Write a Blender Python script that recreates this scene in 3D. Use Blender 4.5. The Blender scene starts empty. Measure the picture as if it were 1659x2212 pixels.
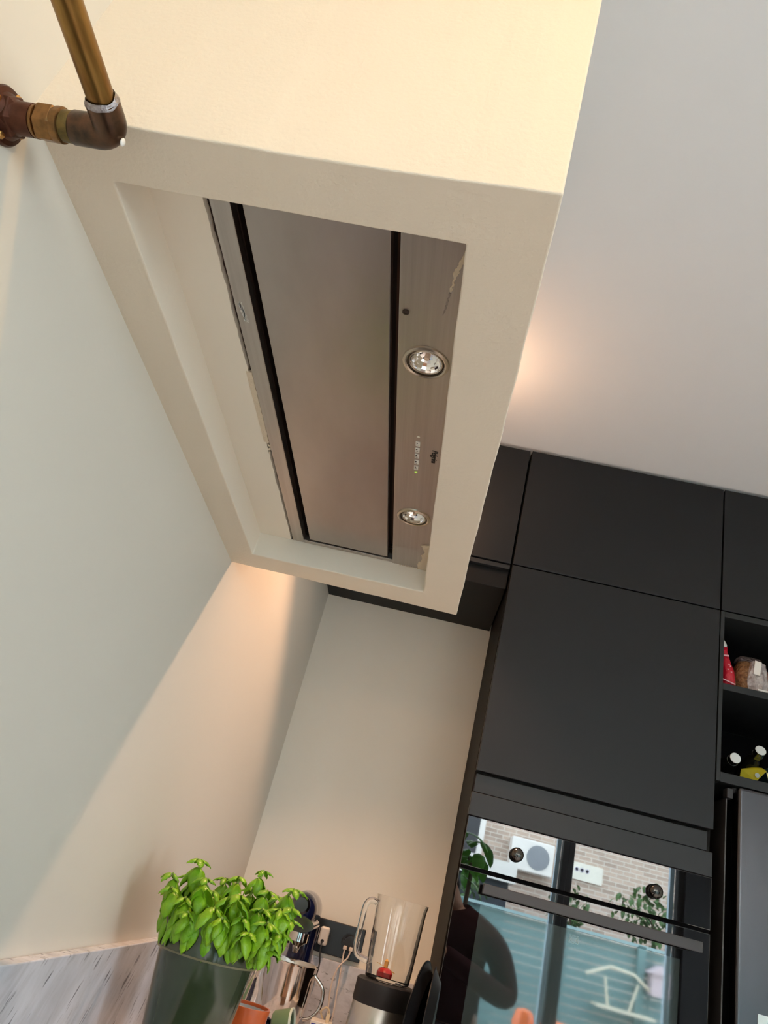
import bpy, bmesh, math, random
from mathutils import Vector, Matrix, Euler, noise

H = 1.28                                   # height of the eye point above the floor; all z below are relative to it
sc = bpy.context.scene
COL = sc.collection

# ------------------------------------------------------------------ camera
cam_d = bpy.data.cameras.new('camera'); cam = bpy.data.objects.new('camera', cam_d); COL.objects.link(cam)
cam.location = (0, 0, H); cam.rotation_euler = (2.0613, -0.2400, -0.0006)
cam_d.sensor_fit = 'HORIZONTAL'; cam_d.sensor_width = 36.0; cam_d.lens = 36.0 * 1584.1 / 1659.0
cam_d.clip_start = 0.01
sc.camera = cam

# ------------------------------------------------------------------ world, exposure, lights
sc.view_settings.view_transform = 'Standard'; sc.view_settings.look = 'None'
sc.view_settings.gamma = 1; sc.view_settings.use_curve_mapping = False
sc.view_settings.exposure = 1.46
w = bpy.data.worlds.new('sky'); sc.world = w; w.use_nodes = True
nt = w.node_tree; bg = nt.nodes['Background']
tc = nt.nodes.new('ShaderNodeTexCoord'); sx = nt.nodes.new('ShaderNodeSeparateXYZ'); cr = nt.nodes.new('ShaderNodeValToRGB')
nt.links.new(tc.outputs['Generated'], sx.inputs[0]); nt.links.new(sx.outputs['Z'], cr.inputs[0]); nt.links.new(cr.outputs[0], bg.inputs[0])
cr.color_ramp.elements[0].color = (0.89, 0.95, 1.05, 1); cr.color_ramp.elements[1].color = (0.74, 0.86, 1.08, 1)
SKY = 5.7
bg.inputs[1].default_value = SKY

def area(name, loc, rot, sx_, sy_, portal=False, power=0, color=(1, 1, 1)):
    l = bpy.data.lights.new(name, 'AREA'); l.shape = 'RECTANGLE'; l.size = sx_; l.size_y = sy_
    l.energy = power; l.color = color
    if portal: l.cycles.is_portal = True
    o = bpy.data.objects.new(name, l); o.location = (loc[0], loc[1], loc[2] + H); o.rotation_euler = rot
    COL.objects.link(o); return o
area('garden_window_portal', (1.27, -2.47, -0.05), (math.radians(90), 0, 0), 3.36, 2.42, portal=True)   # faces into the room

area('added_window_portal', (3.02, -1.45, 0.05), (0, math.radians(90), 0), 1.5, 1.3, portal=True)  # portal of the added side window

LAMP_A = 18.5      # spotlight between the boxing and the cabinets
GLOW_A = 0.6
LAMP_B = 8.0      # spotlight on the near side of the boxing
FILL_LAMP_C = 105.0      # two fill spotlights added over the aisle, outside the view, for bounce light
WARM_C = (1.0, 0.94, 0.90)
WARM_A = (1.0, 0.58, 0.34)
WARM_B = (1.0, 0.54, 0.11)

# ------------------------------------------------------------------ materials
MATS = {}
def mat(name, col, rough=0.5, metal=0.0, spec=0.5, ior=None, bump=None, var=None, coat=0.0, trans=0.0, aniso=0.0,
        emit=None, estr=0.0, col2=None, vscale=5.0, stretch=None, sss=0.0):
    if name in MATS: return MATS[name]
    m = bpy.data.materials.new(name); m.use_nodes = True; n = m.node_tree; b = n.nodes['Principled BSDF']
    b.inputs['Base Color'].default_value = (*col, 1); b.inputs['Roughness'].default_value = rough
    b.inputs['Metallic'].default_value = metal; b.inputs['Specular IOR Level'].default_value = spec
    if ior: b.inputs['IOR'].default_value = ior
    b.inputs['Coat Weight'].default_value = coat; b.inputs['Coat Roughness'].default_value = 0.05
    b.inputs['Transmission Weight'].default_value = trans
    if aniso: b.inputs['Anisotropic'].default_value = aniso
    if sss: b.inputs['Subsurface Weight'].default_value = sss; b.inputs['Subsurface Scale'].default_value = 0.01
    if emit: b.inputs['Emission Color'].default_value = (*emit, 1); b.inputs['Emission Strength'].default_value = estr
    co = n.nodes.new('ShaderNodeTexCoord'); vec = co.outputs['Object']
    if stretch:
        mp = n.nodes.new('ShaderNodeMapping'); mp.inputs['Scale'].default_value = stretch
        n.links.new(vec, mp.inputs[0]); vec = mp.outputs[0]
    if col2 is not None or var is not None:
        ns = n.nodes.new('ShaderNodeTexNoise'); ns.inputs['Scale'].default_value = vscale; ns.inputs['Detail'].default_value = 6
        ns.inputs['Roughness'].default_value = 0.6
        n.links.new(vec, ns.inputs['Vector'])
        rp = n.nodes.new('ShaderNodeValToRGB'); rp.color_ramp.elements[0].position = 0.35; rp.color_ramp.elements[1].position = 0.68
        c2 = col2 if col2 is not None else tuple(c * (1 - var) for c in col)
        rp.color_ramp.elements[0].color = (*c2, 1); rp.color_ramp.elements[1].color = (*col, 1)
        n.links.new(ns.outputs[0], rp.inputs[0]); n.links.new(rp.outputs[0], b.inputs['Base Color'])
    if bump:
        scl, st, dist = bump
        nb = n.nodes.new('ShaderNodeTexNoise'); nb.inputs['Scale'].default_value = scl; nb.inputs['Detail'].default_value = 4
        n.links.new(vec, nb.inputs['Vector'])
        bp = n.nodes.new('ShaderNodeBump'); bp.inputs['Strength'].default_value = st; bp.inputs['Distance'].default_value = dist
        n.links.new(nb.outputs[0], bp.inputs['Height']); n.links.new(bp.outputs[0], b.inputs['Normal'])
    MATS[name] = m; return m

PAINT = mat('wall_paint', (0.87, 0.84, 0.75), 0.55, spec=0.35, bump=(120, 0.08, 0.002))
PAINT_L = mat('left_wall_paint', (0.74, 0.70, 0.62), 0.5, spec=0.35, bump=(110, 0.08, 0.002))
PLASTER = mat('boxing_plaster', (0.83, 0.73, 0.595), 0.6, spec=0.3, bump=(230, 0.24, 0.003), var=0.03, vscale=4)
PLASTER_IN = mat('recess_paint', (0.88, 0.80, 0.68), 0.6, spec=0.3, bump=(100, 0.10, 0.003))
CEIL = mat('ceiling_paint', (0.86, 0.87, 0.90), 0.8, spec=0.2)
STEEL = mat('brushed_hood_steel', (0.52, 0.475, 0.44), 0.34, 1.0, bump=(60, 0.05, 0.001), stretch=(60, 1.2, 60), col2=(0.45, 0.40, 0.37), vscale=3)
STEELP = mat('hood_panel_steel', (0.47, 0.42, 0.39), 0.30, 1.0, col2=(0.40, 0.35, 0.32), vscale=2.2, stretch=(4, 1.5, 4))
STEEL2 = mat('polished_steel', (0.80, 0.76, 0.72), 0.10, 1.0)
STEEL3 = mat('blender_steel', (0.74, 0.70, 0.66), 0.26, 1.0, aniso=0.4)
GAP = mat('dark_channel', (0.035, 0.018, 0.012), 0.5)  # near-black, also colours in the shadow of the gap beside the board
GAPB = mat('brown_channel', (0.16, 0.075, 0.045), 0.5)
DARKEDGE = mat('shaded_gap', (0.10, 0.06, 0.045), 0.9)  # brown for the shadow in the gap beside the flange, not applied
FLAKE = mat('paint_flake', (0.72, 0.60, 0.45), 0.7, bump=(300, 0.5, 0.002))
WHITE = mat('white_plastic', (0.85, 0.80, 0.74), 0.35)
BLACK = mat('black_plastic', (0.012, 0.012, 0.014), 0.4)
BLACKF = mat('black_frame', (0.035, 0.035, 0.038), 0.5)
CAB = mat('anthracite_laminate', (0.0115, 0.0125, 0.0152), 0.40, spec=0.35, var=0.12, vscale=3)
CABB = mat('anthracite_trim', (0.018, 0.019, 0.022), 0.38, spec=0.4)
CARC = mat('cabinet_carcass', (0.007, 0.007, 0.008), 0.5, spec=0.25)
CABSIDE = mat('cabinet_side_panel', (0.010, 0.008, 0.007), 0.6, spec=0.12)
SHELFIN = mat('shelf_inside', (0.0025, 0.0025, 0.0035), 0.8, spec=0.1)
OGLASS = mat('oven_glass', (0.004, 0.004, 0.005), 0.015, spec=0.5, ior=2.1)
OWIN = mat('oven_window_glass', (0.035, 0.050, 0.050), 0.03, spec=0.5, ior=2.5)
BRASS = mat('aged_brass', (0.33, 0.20, 0.062), 0.36, 1.0, col2=(0.20, 0.095, 0.028), vscale=3, stretch=(30, 5, 30))
COPPER = mat('tarnished_copper', (0.16, 0.088, 0.055), 0.36, 1.0, col2=(0.055, 0.045, 0.036), vscale=55, bump=(200, 0.15, 0.001))
COPPERD = mat('dark_bronze', (0.13, 0.055, 0.036), 0.40, 1.0, col2=(0.07, 0.032, 0.024), vscale=50, bump=(180, 0.2, 0.001))
NUTB = mat('brass_nut', (0.34, 0.18, 0.07), 0.36, 1.0, col2=(0.17, 0.10, 0.045), vscale=70)
SOLDER = mat('solder', (0.42, 0.40, 0.42), 0.38, 1.0, bump=(500, 0.9, 0.001), col2=(0.25, 0.22, 0.22), vscale=220)
PAINTDAB = mat('paint_dab', (0.80, 0.78, 0.74), 0.5)
GREENPOT = mat('glazed_green_ceramic', (0.042, 0.060, 0.027), 0.16, spec=0.6, coat=0.4, var=0.2, vscale=8)
SOIL = mat('potting_soil', (0.02, 0.013, 0.008), 0.95, bump=(80, 1, 0.01))
LEAF = mat('basil_leaf', (0.30, 0.55, 0.015), 0.36, spec=0.5, col2=(0.14, 0.36, 0.008), vscale=26, bump=(160, 0.35, 0.004))
STEM = mat('basil_stem', (0.30, 0.42, 0.08), 0.5)
NAVY = mat('navy_enamel', (0.006, 0.010, 0.045), 0.12, coat=0.5)
ORANGE = mat('orange_glaze', (0.62, 0.12, 0.03), 0.25, coat=0.3)
INWHITE = mat('grey_white_glaze', (0.55, 0.56, 0.54), 0.25)
GREENC = mat('sage_glaze', (0.16, 0.25, 0.12), 0.3)
CREAMG = mat('pale_rim_glaze', (0.70, 0.78, 0.66), 0.3)
RED = mat('red_plastic', (0.55, 0.01, 0.01), 0.3)
AMBER = mat('amber_highlight', (0.8, 0.42, 0.08), 0.3)  # amber puts the yellowish highlight over the red coupling into the colour
CABLE = mat('white_cable', (0.80, 0.70, 0.62), 0.45)
GLASS = mat('clear_glass', (0.97, 0.97, 0.94), 0.0, trans=1.0, ior=1.45)
GLASSJ = mat('jar_glass', (1.0, 1.0, 0.99), 0.0, trans=1.0, ior=1.42)
HOB = mat('black_hob_glass', (0.010, 0.010, 0.011), 0.08)
FLOORM = mat('pale_wood_floor', (0.68, 0.63, 0.58), 0.55, var=0.2, vscale=3, stretch=(8, 1, 1))
MIRROR = mat('mirror_reflector', (0.92, 0.90, 0.88), 0.06, 1.0)
BEZEL = mat('lamp_bezel', (0.52, 0.44, 0.35), 0.30, 1.0)
DARKRING = mat('dark_ring', (0.05, 0.035, 0.02), 0.4, 0.5)
REDBAG = mat('red_foil', (0.62, 0.008, 0.03), 0.28, bump=(30, 0.6, 0.02))
WHBAG = mat('white_paper_foil', (0.72, 0.70, 0.66), 0.5)
PINKP = mat('pink_print', (0.85, 0.45, 0.48), 0.5)
NUTS = mat('brown_seeds', (0.42, 0.20, 0.075), 0.5, col2=(0.16, 0.06, 0.02), vscale=90, bump=(150, 0.9, 0.01))
FOIL = mat('clear_wrap', (0.66, 0.60, 0.58), 0.2, bump=(45, 0.9, 0.02), col2=(0.36, 0.28, 0.27), vscale=35)
YELLOW = mat('yellow_pack', (0.50, 0.42, 0.01), 0.4, var=0.2, vscale=20)
TEALB = mat('teal_pack', (0.004, 0.04, 0.06), 0.4)
BOTTLE = mat('dark_bottle_glass', (0.006, 0.007, 0.006), 0.06)
CAPW = mat('silver_white_cap', (0.72, 0.78, 0.78), 0.3)
FRIDGE = mat('fridge_dark_steel', (0.11, 0.11, 0.12), 0.26, 1.0, stretch=(1, 1, 0.02), bump=(220, 0.06, 0.001))
LITBULB = mat('lit_bulb', (1, 0.8, 0.5), emit=(1.0, 0.66, 0.36), estr=4)

def brick_mat(name, c1, c2, mortar, scale=1.0, axis='xz', w_=0.5, h_=0.25, ms=0.02):
    m = bpy.data.materials.new(name); m.use_nodes = True; n = m.node_tree; b = n.nodes['Principled BSDF']; b.inputs['Roughness'].default_value = 0.9
    co = n.nodes.new('ShaderNodeTexCoord'); s = n.nodes.new('ShaderNodeSeparateXYZ'); c = n.nodes.new('ShaderNodeCombineXYZ')
    n.links.new(co.outputs['Object'], s.inputs[0]); n.links.new(s.outputs['X'], c.inputs[0]); n.links.new(s.outputs['Z'], c.inputs[1])
    t = n.nodes.new('ShaderNodeTexBrick'); t.inputs['Scale'].default_value = scale; t.inputs['Color1'].default_value = (*c1, 1)
    t.inputs['Color2'].default_value = (*c2, 1); t.inputs['Mortar'].default_value = (*mortar, 1)
    t.inputs['Brick Width'].default_value = w_; t.inputs['Row Height'].default_value = h_; t.inputs['Mortar Size'].default_value = ms
    n.links.new(c.outputs[0], t.inputs['Vector']); n.links.new(t.outputs[0], b.inputs['Base Color']); return m
BRICK = brick_mat('house_brick', (0.60, 0.45, 0.36), (0.42, 0.31, 0.25), (0.68, 0.60, 0.52), 1.0, w_=0.22, h_=0.07, ms=0.008)
TEAL = mat('teal_fence_paint', (0.10, 0.185, 0.185), 0.7)

VEIN = -50
def marble():
    m = bpy.data.materials.new('grey_veined_marble'); m.use_nodes = True; n = m.node_tree; b = n.nodes['Principled BSDF']
    b.inputs['Roughness'].default_value = 0.22; b.inputs['Specular IOR Level'].default_value = 0.5
    co = n.nodes.new('ShaderNodeTexCoord'); m0 = n.nodes.new('ShaderNodeMapping'); m0.inputs['Rotation'].default_value = (math.radians(VEIN), 0, 0)
    mp = n.nodes.new('ShaderNodeMapping'); mp.inputs['Scale'].default_value = (16, 9, 30)
    n.links.new(co.outputs['Object'], m0.inputs[0]); n.links.new(m0.outputs[0], mp.inputs[0])
    a = n.nodes.new('ShaderNodeTexNoise'); a.inputs['Scale'].default_value = 1.0; a.inputs['Detail'].default_value = 7; a.inputs['Roughness'].default_value = 0.62
    a.inputs['Distortion'].default_value = 0.5
    n.links.new(mp.outputs[0], a.inputs['Vector'])
    r = n.nodes.new('ShaderNodeValToRGB'); e = r.color_ramp.elements
    e[0].position = 0.25; e[0].color = (0.36, 0.35, 0.37, 1); e[1].position = 0.64; e[1].color = (0.75, 0.74, 0.77, 1)
    q = e.new(0.345); q.color = (0.54, 0.53, 0.55, 1); q = e.new(0.46); q.color = (0.66, 0.65, 0.67, 1)
    n.links.new(a.outputs[0], r.inputs[0])
    c1 = n.nodes.new('ShaderNodeTexNoise'); c1.inputs['Scale'].default_value = 7.0; c1.inputs['Detail'].default_value = 5; n.links.new(m0.outputs[0], c1.inputs['Vector'])
    mp2 = n.nodes.new('ShaderNodeMapping'); mp2.inputs['Scale'].default_value = (40, 16, 120); n.links.new(m0.outputs[0], mp2.inputs[0])
    c2 = n.nodes.new('ShaderNodeTexNoise'); c2.inputs['Scale'].default_value = 1.0; c2.inputs['Detail'].default_value = 3; n.links.new(mp2.outputs[0], c2.inputs['Vector'])
    r2 = n.nodes.new('ShaderNodeValToRGB'); r2.color_ramp.elements[0].position = 0.30; r2.color_ramp.elements[0].color = (0.34, 0.33, 0.35, 1); r2.color_ramp.elements[1].position = 0.37; r2.color_ramp.elements[1].color = (1, 1, 1, 1)
    n.links.new(c2.outputs[0], r2.inputs[0])
    r3 = n.nodes.new('ShaderNodeValToRGB'); r3.color_ramp.elements[0].position = 0.3; r3.color_ramp.elements[0].color = (0.84, 0.88, 0.94, 1); r3.color_ramp.elements[1].position = 0.65; r3.color_ramp.elements[1].color = (1.10, 1.14, 1.20, 1)
    n.links.new(c1.outputs[0], r3.inputs[0])
    def mul(x, y):
        q_ = n.nodes.new('ShaderNodeMix'); q_.data_type = 'RGBA'; q_.blend_type = 'MULTIPLY'; q_.inputs[0].default_value = 1.0
        n.links.new(x, q_.inputs[6]); n.links.new(y, q_.inputs[7]); return q_.outputs[2]
    n.links.new(mul(mul(r.outputs[0], r2.outputs[0]), r3.outputs[0]), b.inputs['Base Color']); return m
MARBLE = marble()

# ------------------------------------------------------------------ mesh helpers
class MB:
    def __init__(s): s.bm = bmesh.new()
    def box(s, x0, x1, y0, y1, z0, z1, rot=None, piv=None):
        g = bmesh.ops.create_cube(s.bm, size=1.0)['verts']
        M = Matrix.Translation(((x0 + x1) / 2, (y0 + y1) / 2, (z0 + z1) / 2)) @ Matrix.Diagonal((abs(x1 - x0), abs(y1 - y0), abs(z1 - z0), 1))
        if rot: p = Vector(piv or ((x0 + x1) / 2, (y0 + y1) / 2, (z0 + z1) / 2)); M = Matrix.Translation(p) @ Euler(rot).to_matrix().to_4x4() @ Matrix.Translation(-p) @ M
        bmesh.ops.transform(s.bm, matrix=M, verts=g); return s
    def poly(s, pts, ext):
        vs = [s.bm.verts.new(p) for p in pts]; f = s.bm.faces.new(vs)
        r = bmesh.ops.extrude_face_region(s.bm, geom=[f]); e = [v for v in r['geom'] if isinstance(v, bmesh.types.BMVert)]
        bmesh.ops.translate(s.bm, verts=e, vec=Vector(ext)); return s
    def lathe(s, prof, c=(0, 0, 0), axis=(0, 0, 1), seg=40, cap=True, twist=0.0):
        ax = Vector(axis).normalized(); q = Vector((0, 0, 1)).rotation_difference(ax).to_matrix(); c = Vector(c); rings = []
        for r, z in prof:
            if r < 1e-6: rings.append([s.bm.verts.new(c + q @ Vector((0, 0, z)))])
            else: rings.append([s.bm.verts.new(c + q @ Vector((r * math.cos(twist + 2 * math.pi * k / seg), r * math.sin(twist + 2 * math.pi * k / seg), z))) for k in range(seg)])
        for a, b in zip(rings, rings[1:]):
            for k in range(seg):
                k2 = (k + 1) % seg
                if len(a) == 1 and len(b) == 1: continue
                if len(a) == 1: s.bm.faces.new((a[0], b[k2], b[k]))
                elif len(b) == 1: s.bm.faces.new((a[k], a[k2], b[0]))
                else: s.bm.faces.new((a[k], a[k2], b[k2], b[k]))
        if cap:
            for R in (rings[0], rings[-1]):
                if len(R) > 2:
                    try: s.bm.faces.new(R)
                    except ValueError: pass
        return s
    def tube(s, pts, r, seg=14, cap=True, sq=None):
        pts = [Vector(p) for p in pts]; rings = []; n = len(pts)
        rr = r if isinstance(r, (list, tuple)) else [r] * n
        t0 = (pts[1] - pts[0]).normalized(); u = t0.orthogonal().normalized()
        for i, p in enumerate(pts):
            t = (pts[min(i + 1, n - 1)] - pts[max(i - 1, 0)]).normalized()
            u = (u - t * u.dot(t)).normalized(); v = t.cross(u)
            rings.append([s.bm.verts.new(p + (u * math.cos(2 * math.pi * k / seg) + v * math.sin(2 * math.pi * k / seg)) * rr[i]) for k in range(seg)])
        for a, b in zip(rings, rings[1:]):
            for k in range(seg): s.bm.faces.new((a[k], a[(k + 1) % seg], b[(k + 1) % seg], b[k]))
        if cap: s.bm.faces.new(rings[0]); s.bm.faces.new(rings[-1])
        return s
    def ball(s, c, r, sub=2, scale=(1, 1, 1)):
        g = bmesh.ops.create_icosphere(s.bm, subdivisions=sub, radius=1.0)['verts']
        bmesh.ops.transform(s.bm, matrix=Matrix.Translation(c) @ Matrix.Diagonal((r * scale[0], r * scale[1], r * scale[2], 1)), verts=g); return s

def link(name, me, m, parent=None, loc=None):
    if m is not None:
        for q in (m if isinstance(m, (list, tuple)) else [m]): me.materials.append(q)
    o = bpy.data.objects.new(name, me); COL.objects.link(o)
    if parent is not None: o.parent = parent
    return o
def origin_of(p):
    v = Vector((0, 0, 0))
    while p is not None: v += Vector(p.location); p = p.parent
    return v
def build(mb, name, m, parent=None, smooth=False, bevel=0.0, seg=2, base=None, ang=35):
    """mesh coordinates come in relative to the eye point; the object's origin is put at its parent's origin or its base"""
    bm = mb.bm; bmesh.ops.recalc_face_normals(bm, faces=bm.faces[:])
    if parent is not None: off = origin_of(parent); mine = Vector((0, 0, 0))
    else:
        if base is None:
            xs = [v.co for v in bm.verts]; base = (sum(v.x for v in xs) / len(xs), sum(v.y for v in xs) / len(xs), min(v.z for v in xs))
        mine = Vector((base[0], base[1], base[2] + H)); off = mine
    bmesh.ops.translate(bm, verts=bm.verts[:], vec=Vector((0, 0, H)) - off)
    me = bpy.data.meshes.new(name); bm.to_mesh(me); bm.free()
    o = link(name, me, m, parent); o.location = mine
    if smooth:
        for p in me.polygons: p.use_smooth = True
        e = o.modifiers.new('edge', 'EDGE_SPLIT'); e.split_angle = math.radians(ang)
    if bevel:
        b = o.modifiers.new('bevel', 'BEVEL'); b.width = bevel; b.segments = seg; b.limit_method = 'ANGLE'; b.angle_limit = math.radians(40)
        if smooth: o.modifiers.move(1, 0)
    return o
def tag(o, label, cat, group=None, kind=None):
    o['label'] = label
    if cat: o['category'] = cat
    if group: o['group'] = group
    if kind: o['kind'] = kind
    return o
def thing(name, label, cat, loc, group=None):
    o = bpy.data.objects.new(name, None); COL.objects.link(o); o.location = (loc[0], loc[1], loc[2] + H); o.empty_display_size = 0.05
    return tag(o, label, cat, group)
def struct(name, mb, m, label=None, parent=None, **k):
    o = build(mb, name, m, parent, **k)
    if parent is None: o['kind'] = 'structure'
    if label: o['label'] = label
    return o

# ------------------------------------------------------------------ planes of the room (metres, relative to the eye point)
WX, YB, YC, ZC, ZF, WT = -0.41, 2.3766, 1.978, 1.366, -H, -0.36
XR, YW = 3.0, -2.35

# ------------------------------------------------------------------ setting
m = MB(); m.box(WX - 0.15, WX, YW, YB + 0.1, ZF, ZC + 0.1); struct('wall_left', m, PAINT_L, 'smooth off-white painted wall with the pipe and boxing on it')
m = MB(); m.box(WX, XR + 0.1, YB, YB + 0.12, ZF, ZC + 0.1); struct('wall_back', m, PAINT, 'cream painted wall under the black upper cabinet')
m = MB(); m.box(WX - 0.15, XR + 0.15, YW - 0.2, YB + 0.12, ZC, ZC + 0.15); struct('ceiling', m, CEIL, 'pale matt ceiling above the dark cabinets')
m = MB(); m.box(WX - 0.15, XR + 0.15, YW - 0.2, YB + 0.12, ZF - 0.1, ZF); struct('floor', m, FLOORM, 'pale wooden floor of the kitchen')
m = MB()
SY0, SY1, SZ0, SZ1 = -2.1, -0.8, -0.70, 0.80  # opening for an unseen side window, added to bring in more daylight
m.box(XR, XR + 0.15, YW, SY0, ZF, ZC); m.box(XR, XR + 0.15, SY1, YB + 0.1, ZF, ZC)
m.box(XR, XR + 0.15, SY0, SY1, ZF, SZ0); m.box(XR, XR + 0.15, SY0, SY1, SZ1, ZC)
struct('wall_right', m, PAINT, 'painted side wall with an added window')
m = MB(); m.box(WX, XR + 0.15, YW - 0.15, YW, 1.18, ZC); m.box(2.96, XR + 0.15, YW - 0.15, YW, ZF, 1.18)
struct('wall_front', m, PAINT, 'wall around the glazed garden doors')

# garden doors: two big panes, dark mullions, pale edges
def framed_window(name, x0, x1, label):
    f = MB(); fw = 0.046
    f.box(x0, x0 + fw, YW - 0.11, YW - 0.03, ZF, 1.18); f.box(x1 - fw, x1, YW - 0.11, YW - 0.03, ZF, 1.18)
    f.box(x0 + fw, x1 - fw, YW - 0.11, YW - 0.03, 1.10, 1.18); f.box(x0 + fw, x1 - fw, YW - 0.11, YW - 0.03, ZF, ZF + 0.10)
    o = struct(name, f, BLACKF, label, bevel=0.004)
    g = MB(); g.box(x0 + fw, x1 - fw, YW - 0.075, YW - 0.069, ZF + 0.10, 1.10); build(g, 'pane', WINGLASS, o)
    s = MB(); s.box(x1 - fw - 0.032, x1 - fw, YW - 0.16, YW - 0.12, ZF + 0.10, 1.10)
    build(s, 'edge_strip', PALE, o)
    return o
def thin_glass():
    m = bpy.data.materials.new('window_glass'); m.use_nodes = True; n = m.node_tree
    for x in list(n.nodes): n.nodes.remove(x)
    out = n.nodes.new('ShaderNodeOutputMaterial'); t = n.nodes.new('ShaderNodeBsdfTransparent'); g = n.nodes.new('ShaderNodeBsdfGlossy')
    g.inputs['Roughness'].default_value = 0.0; t.inputs[0].default_value = (0.93, 0.97, 0.95, 1)
    f = n.nodes.new('ShaderNodeFresnel'); f.inputs[0].default_value = 1.35; mx = n.nodes.new('ShaderNodeMixShader')
    n.links.new(f.outputs[0], mx.inputs[0]); n.links.new(t.outputs[0], mx.inputs[1]); n.links.new(g.outputs[0], mx.inputs[2]); n.links.new(mx.outputs[0], out.inputs[0])
    return m
WINGLASS = thin_glass()
PALE = mat('pale_blue_window_edge', (0.60, 0.74, 0.85), 0.4)
framed_window('window_1', WX, 1.33, 'black framed garden door pane behind the camera, left')
framed_window('window_2', 1.33, 2.22, 'black framed garden door pane behind the camera, right')
m = MB(); m.box(2.22, 2.38, YW - 0.13, YW, ZF, 1.18); struct('trim_1', m, BLACKF, 'broad black post between the garden windows')
framed_window('window_3', 2.38, 2.96, 'narrow garden window beside the broad black post')
f = MB(); f.box(XR + 0.04, XR + 0.10, SY0, SY0 + 0.05, SZ0, SZ1); f.box(XR + 0.04, XR + 0.10, SY1 - 0.05, SY1, SZ0, SZ1); f.box(XR + 0.04, XR + 0.10, SY0 + 0.05, SY1 - 0.05, SZ1 - 0.05, SZ1); f.box(XR + 0.04, XR + 0.10, SY0 + 0.05, SY1 - 0.05, SZ0, SZ0 + 0.05)
wo = struct('window_added', f, BLACKF, 'unseen side window added in the right wall for daylight'); g = MB(); g.box(XR + 0.067, XR + 0.073, SY0 + 0.05, SY1 - 0.05, SZ0 + 0.05, SZ1 - 0.05); build(g, 'pane', WINGLASS, wo)
# marble splashback panels
m = MB(); m.box(WX, WX + 0.018, -1.2, YB - 0.002, WT, -0.158)
tag(build(m, 'marble_splashback', MARBLE, bevel=0.0015), 'grey veined marble splashback slab along the left wall behind the basil pot', 'splashback')
m = MB(); m.box(WX + 0.02, 0.156, YB - 0.022, YB - 0.0005, WT, -0.168)
tag(build(m, 'marble_splashback', MARBLE, bevel=0.0015), 'grey marble splashback strip on the back wall below the socket strip', 'splashback')
# worktop and its base units
m = MB(); m.box(WX, 0.20, -1.2, 1.972, WT - 0.03, WT); m.box(WX, 0.156, 1.972, YB, WT - 0.03, WT)
tag(build(m, 'worktop', MARBLE, bevel=0.002), 'pale marble kitchen worktop carrying the basil pot and blender', 'worktop')
b0 = thing('base_cabinet', 'long dark base cabinet under the marble worktop', 'cabinet', (-0.12, 0.5, ZF))
m = MB(); m.box(WX + 0.01, 0.15, -1.19, 1.96, ZF + 0.1, WT - 0.031); build(m, 'carcass', CARC, b0)
m = MB(); m.box(WX + 0.05, 0.10, -1.17, 1.95, ZF, ZF + 0.1); build(m, 'plinth', CARC, b0)
for k in range(5):
    m = MB(); m.box(0.15, 0.168, -1.18 + k * 0.63, -1.18 + k * 0.63 + 0.62, ZF + 0.11, WT - 0.045); build(m, 'door', CAB, b0, bevel=0.001)
m = MB(); m.box(-0.36, 0.12, 0.40, 1.16, WT, WT + 0.006)
hb = tag(build(m, 'hob', HOB, bevel=0.003), 'flat black glass hob set in the worktop below the extractor', 'hob')
for cx_, cy_ in ((-0.24, 0.6), (-0.24, 0.96), (0.0, 0.6), (0.0, 0.96)):
    m = MB(); m.lathe([(0.085, 0.0001), (0.085, 0.0006), (0.082, 0.0006), (0.082, 0.0001)], (cx_, cy_, WT + 0.006)); build(m, 'cooking_zone', mat('zone_print', (0.12, 0.12, 0.12), 0.4), hb)

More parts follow.
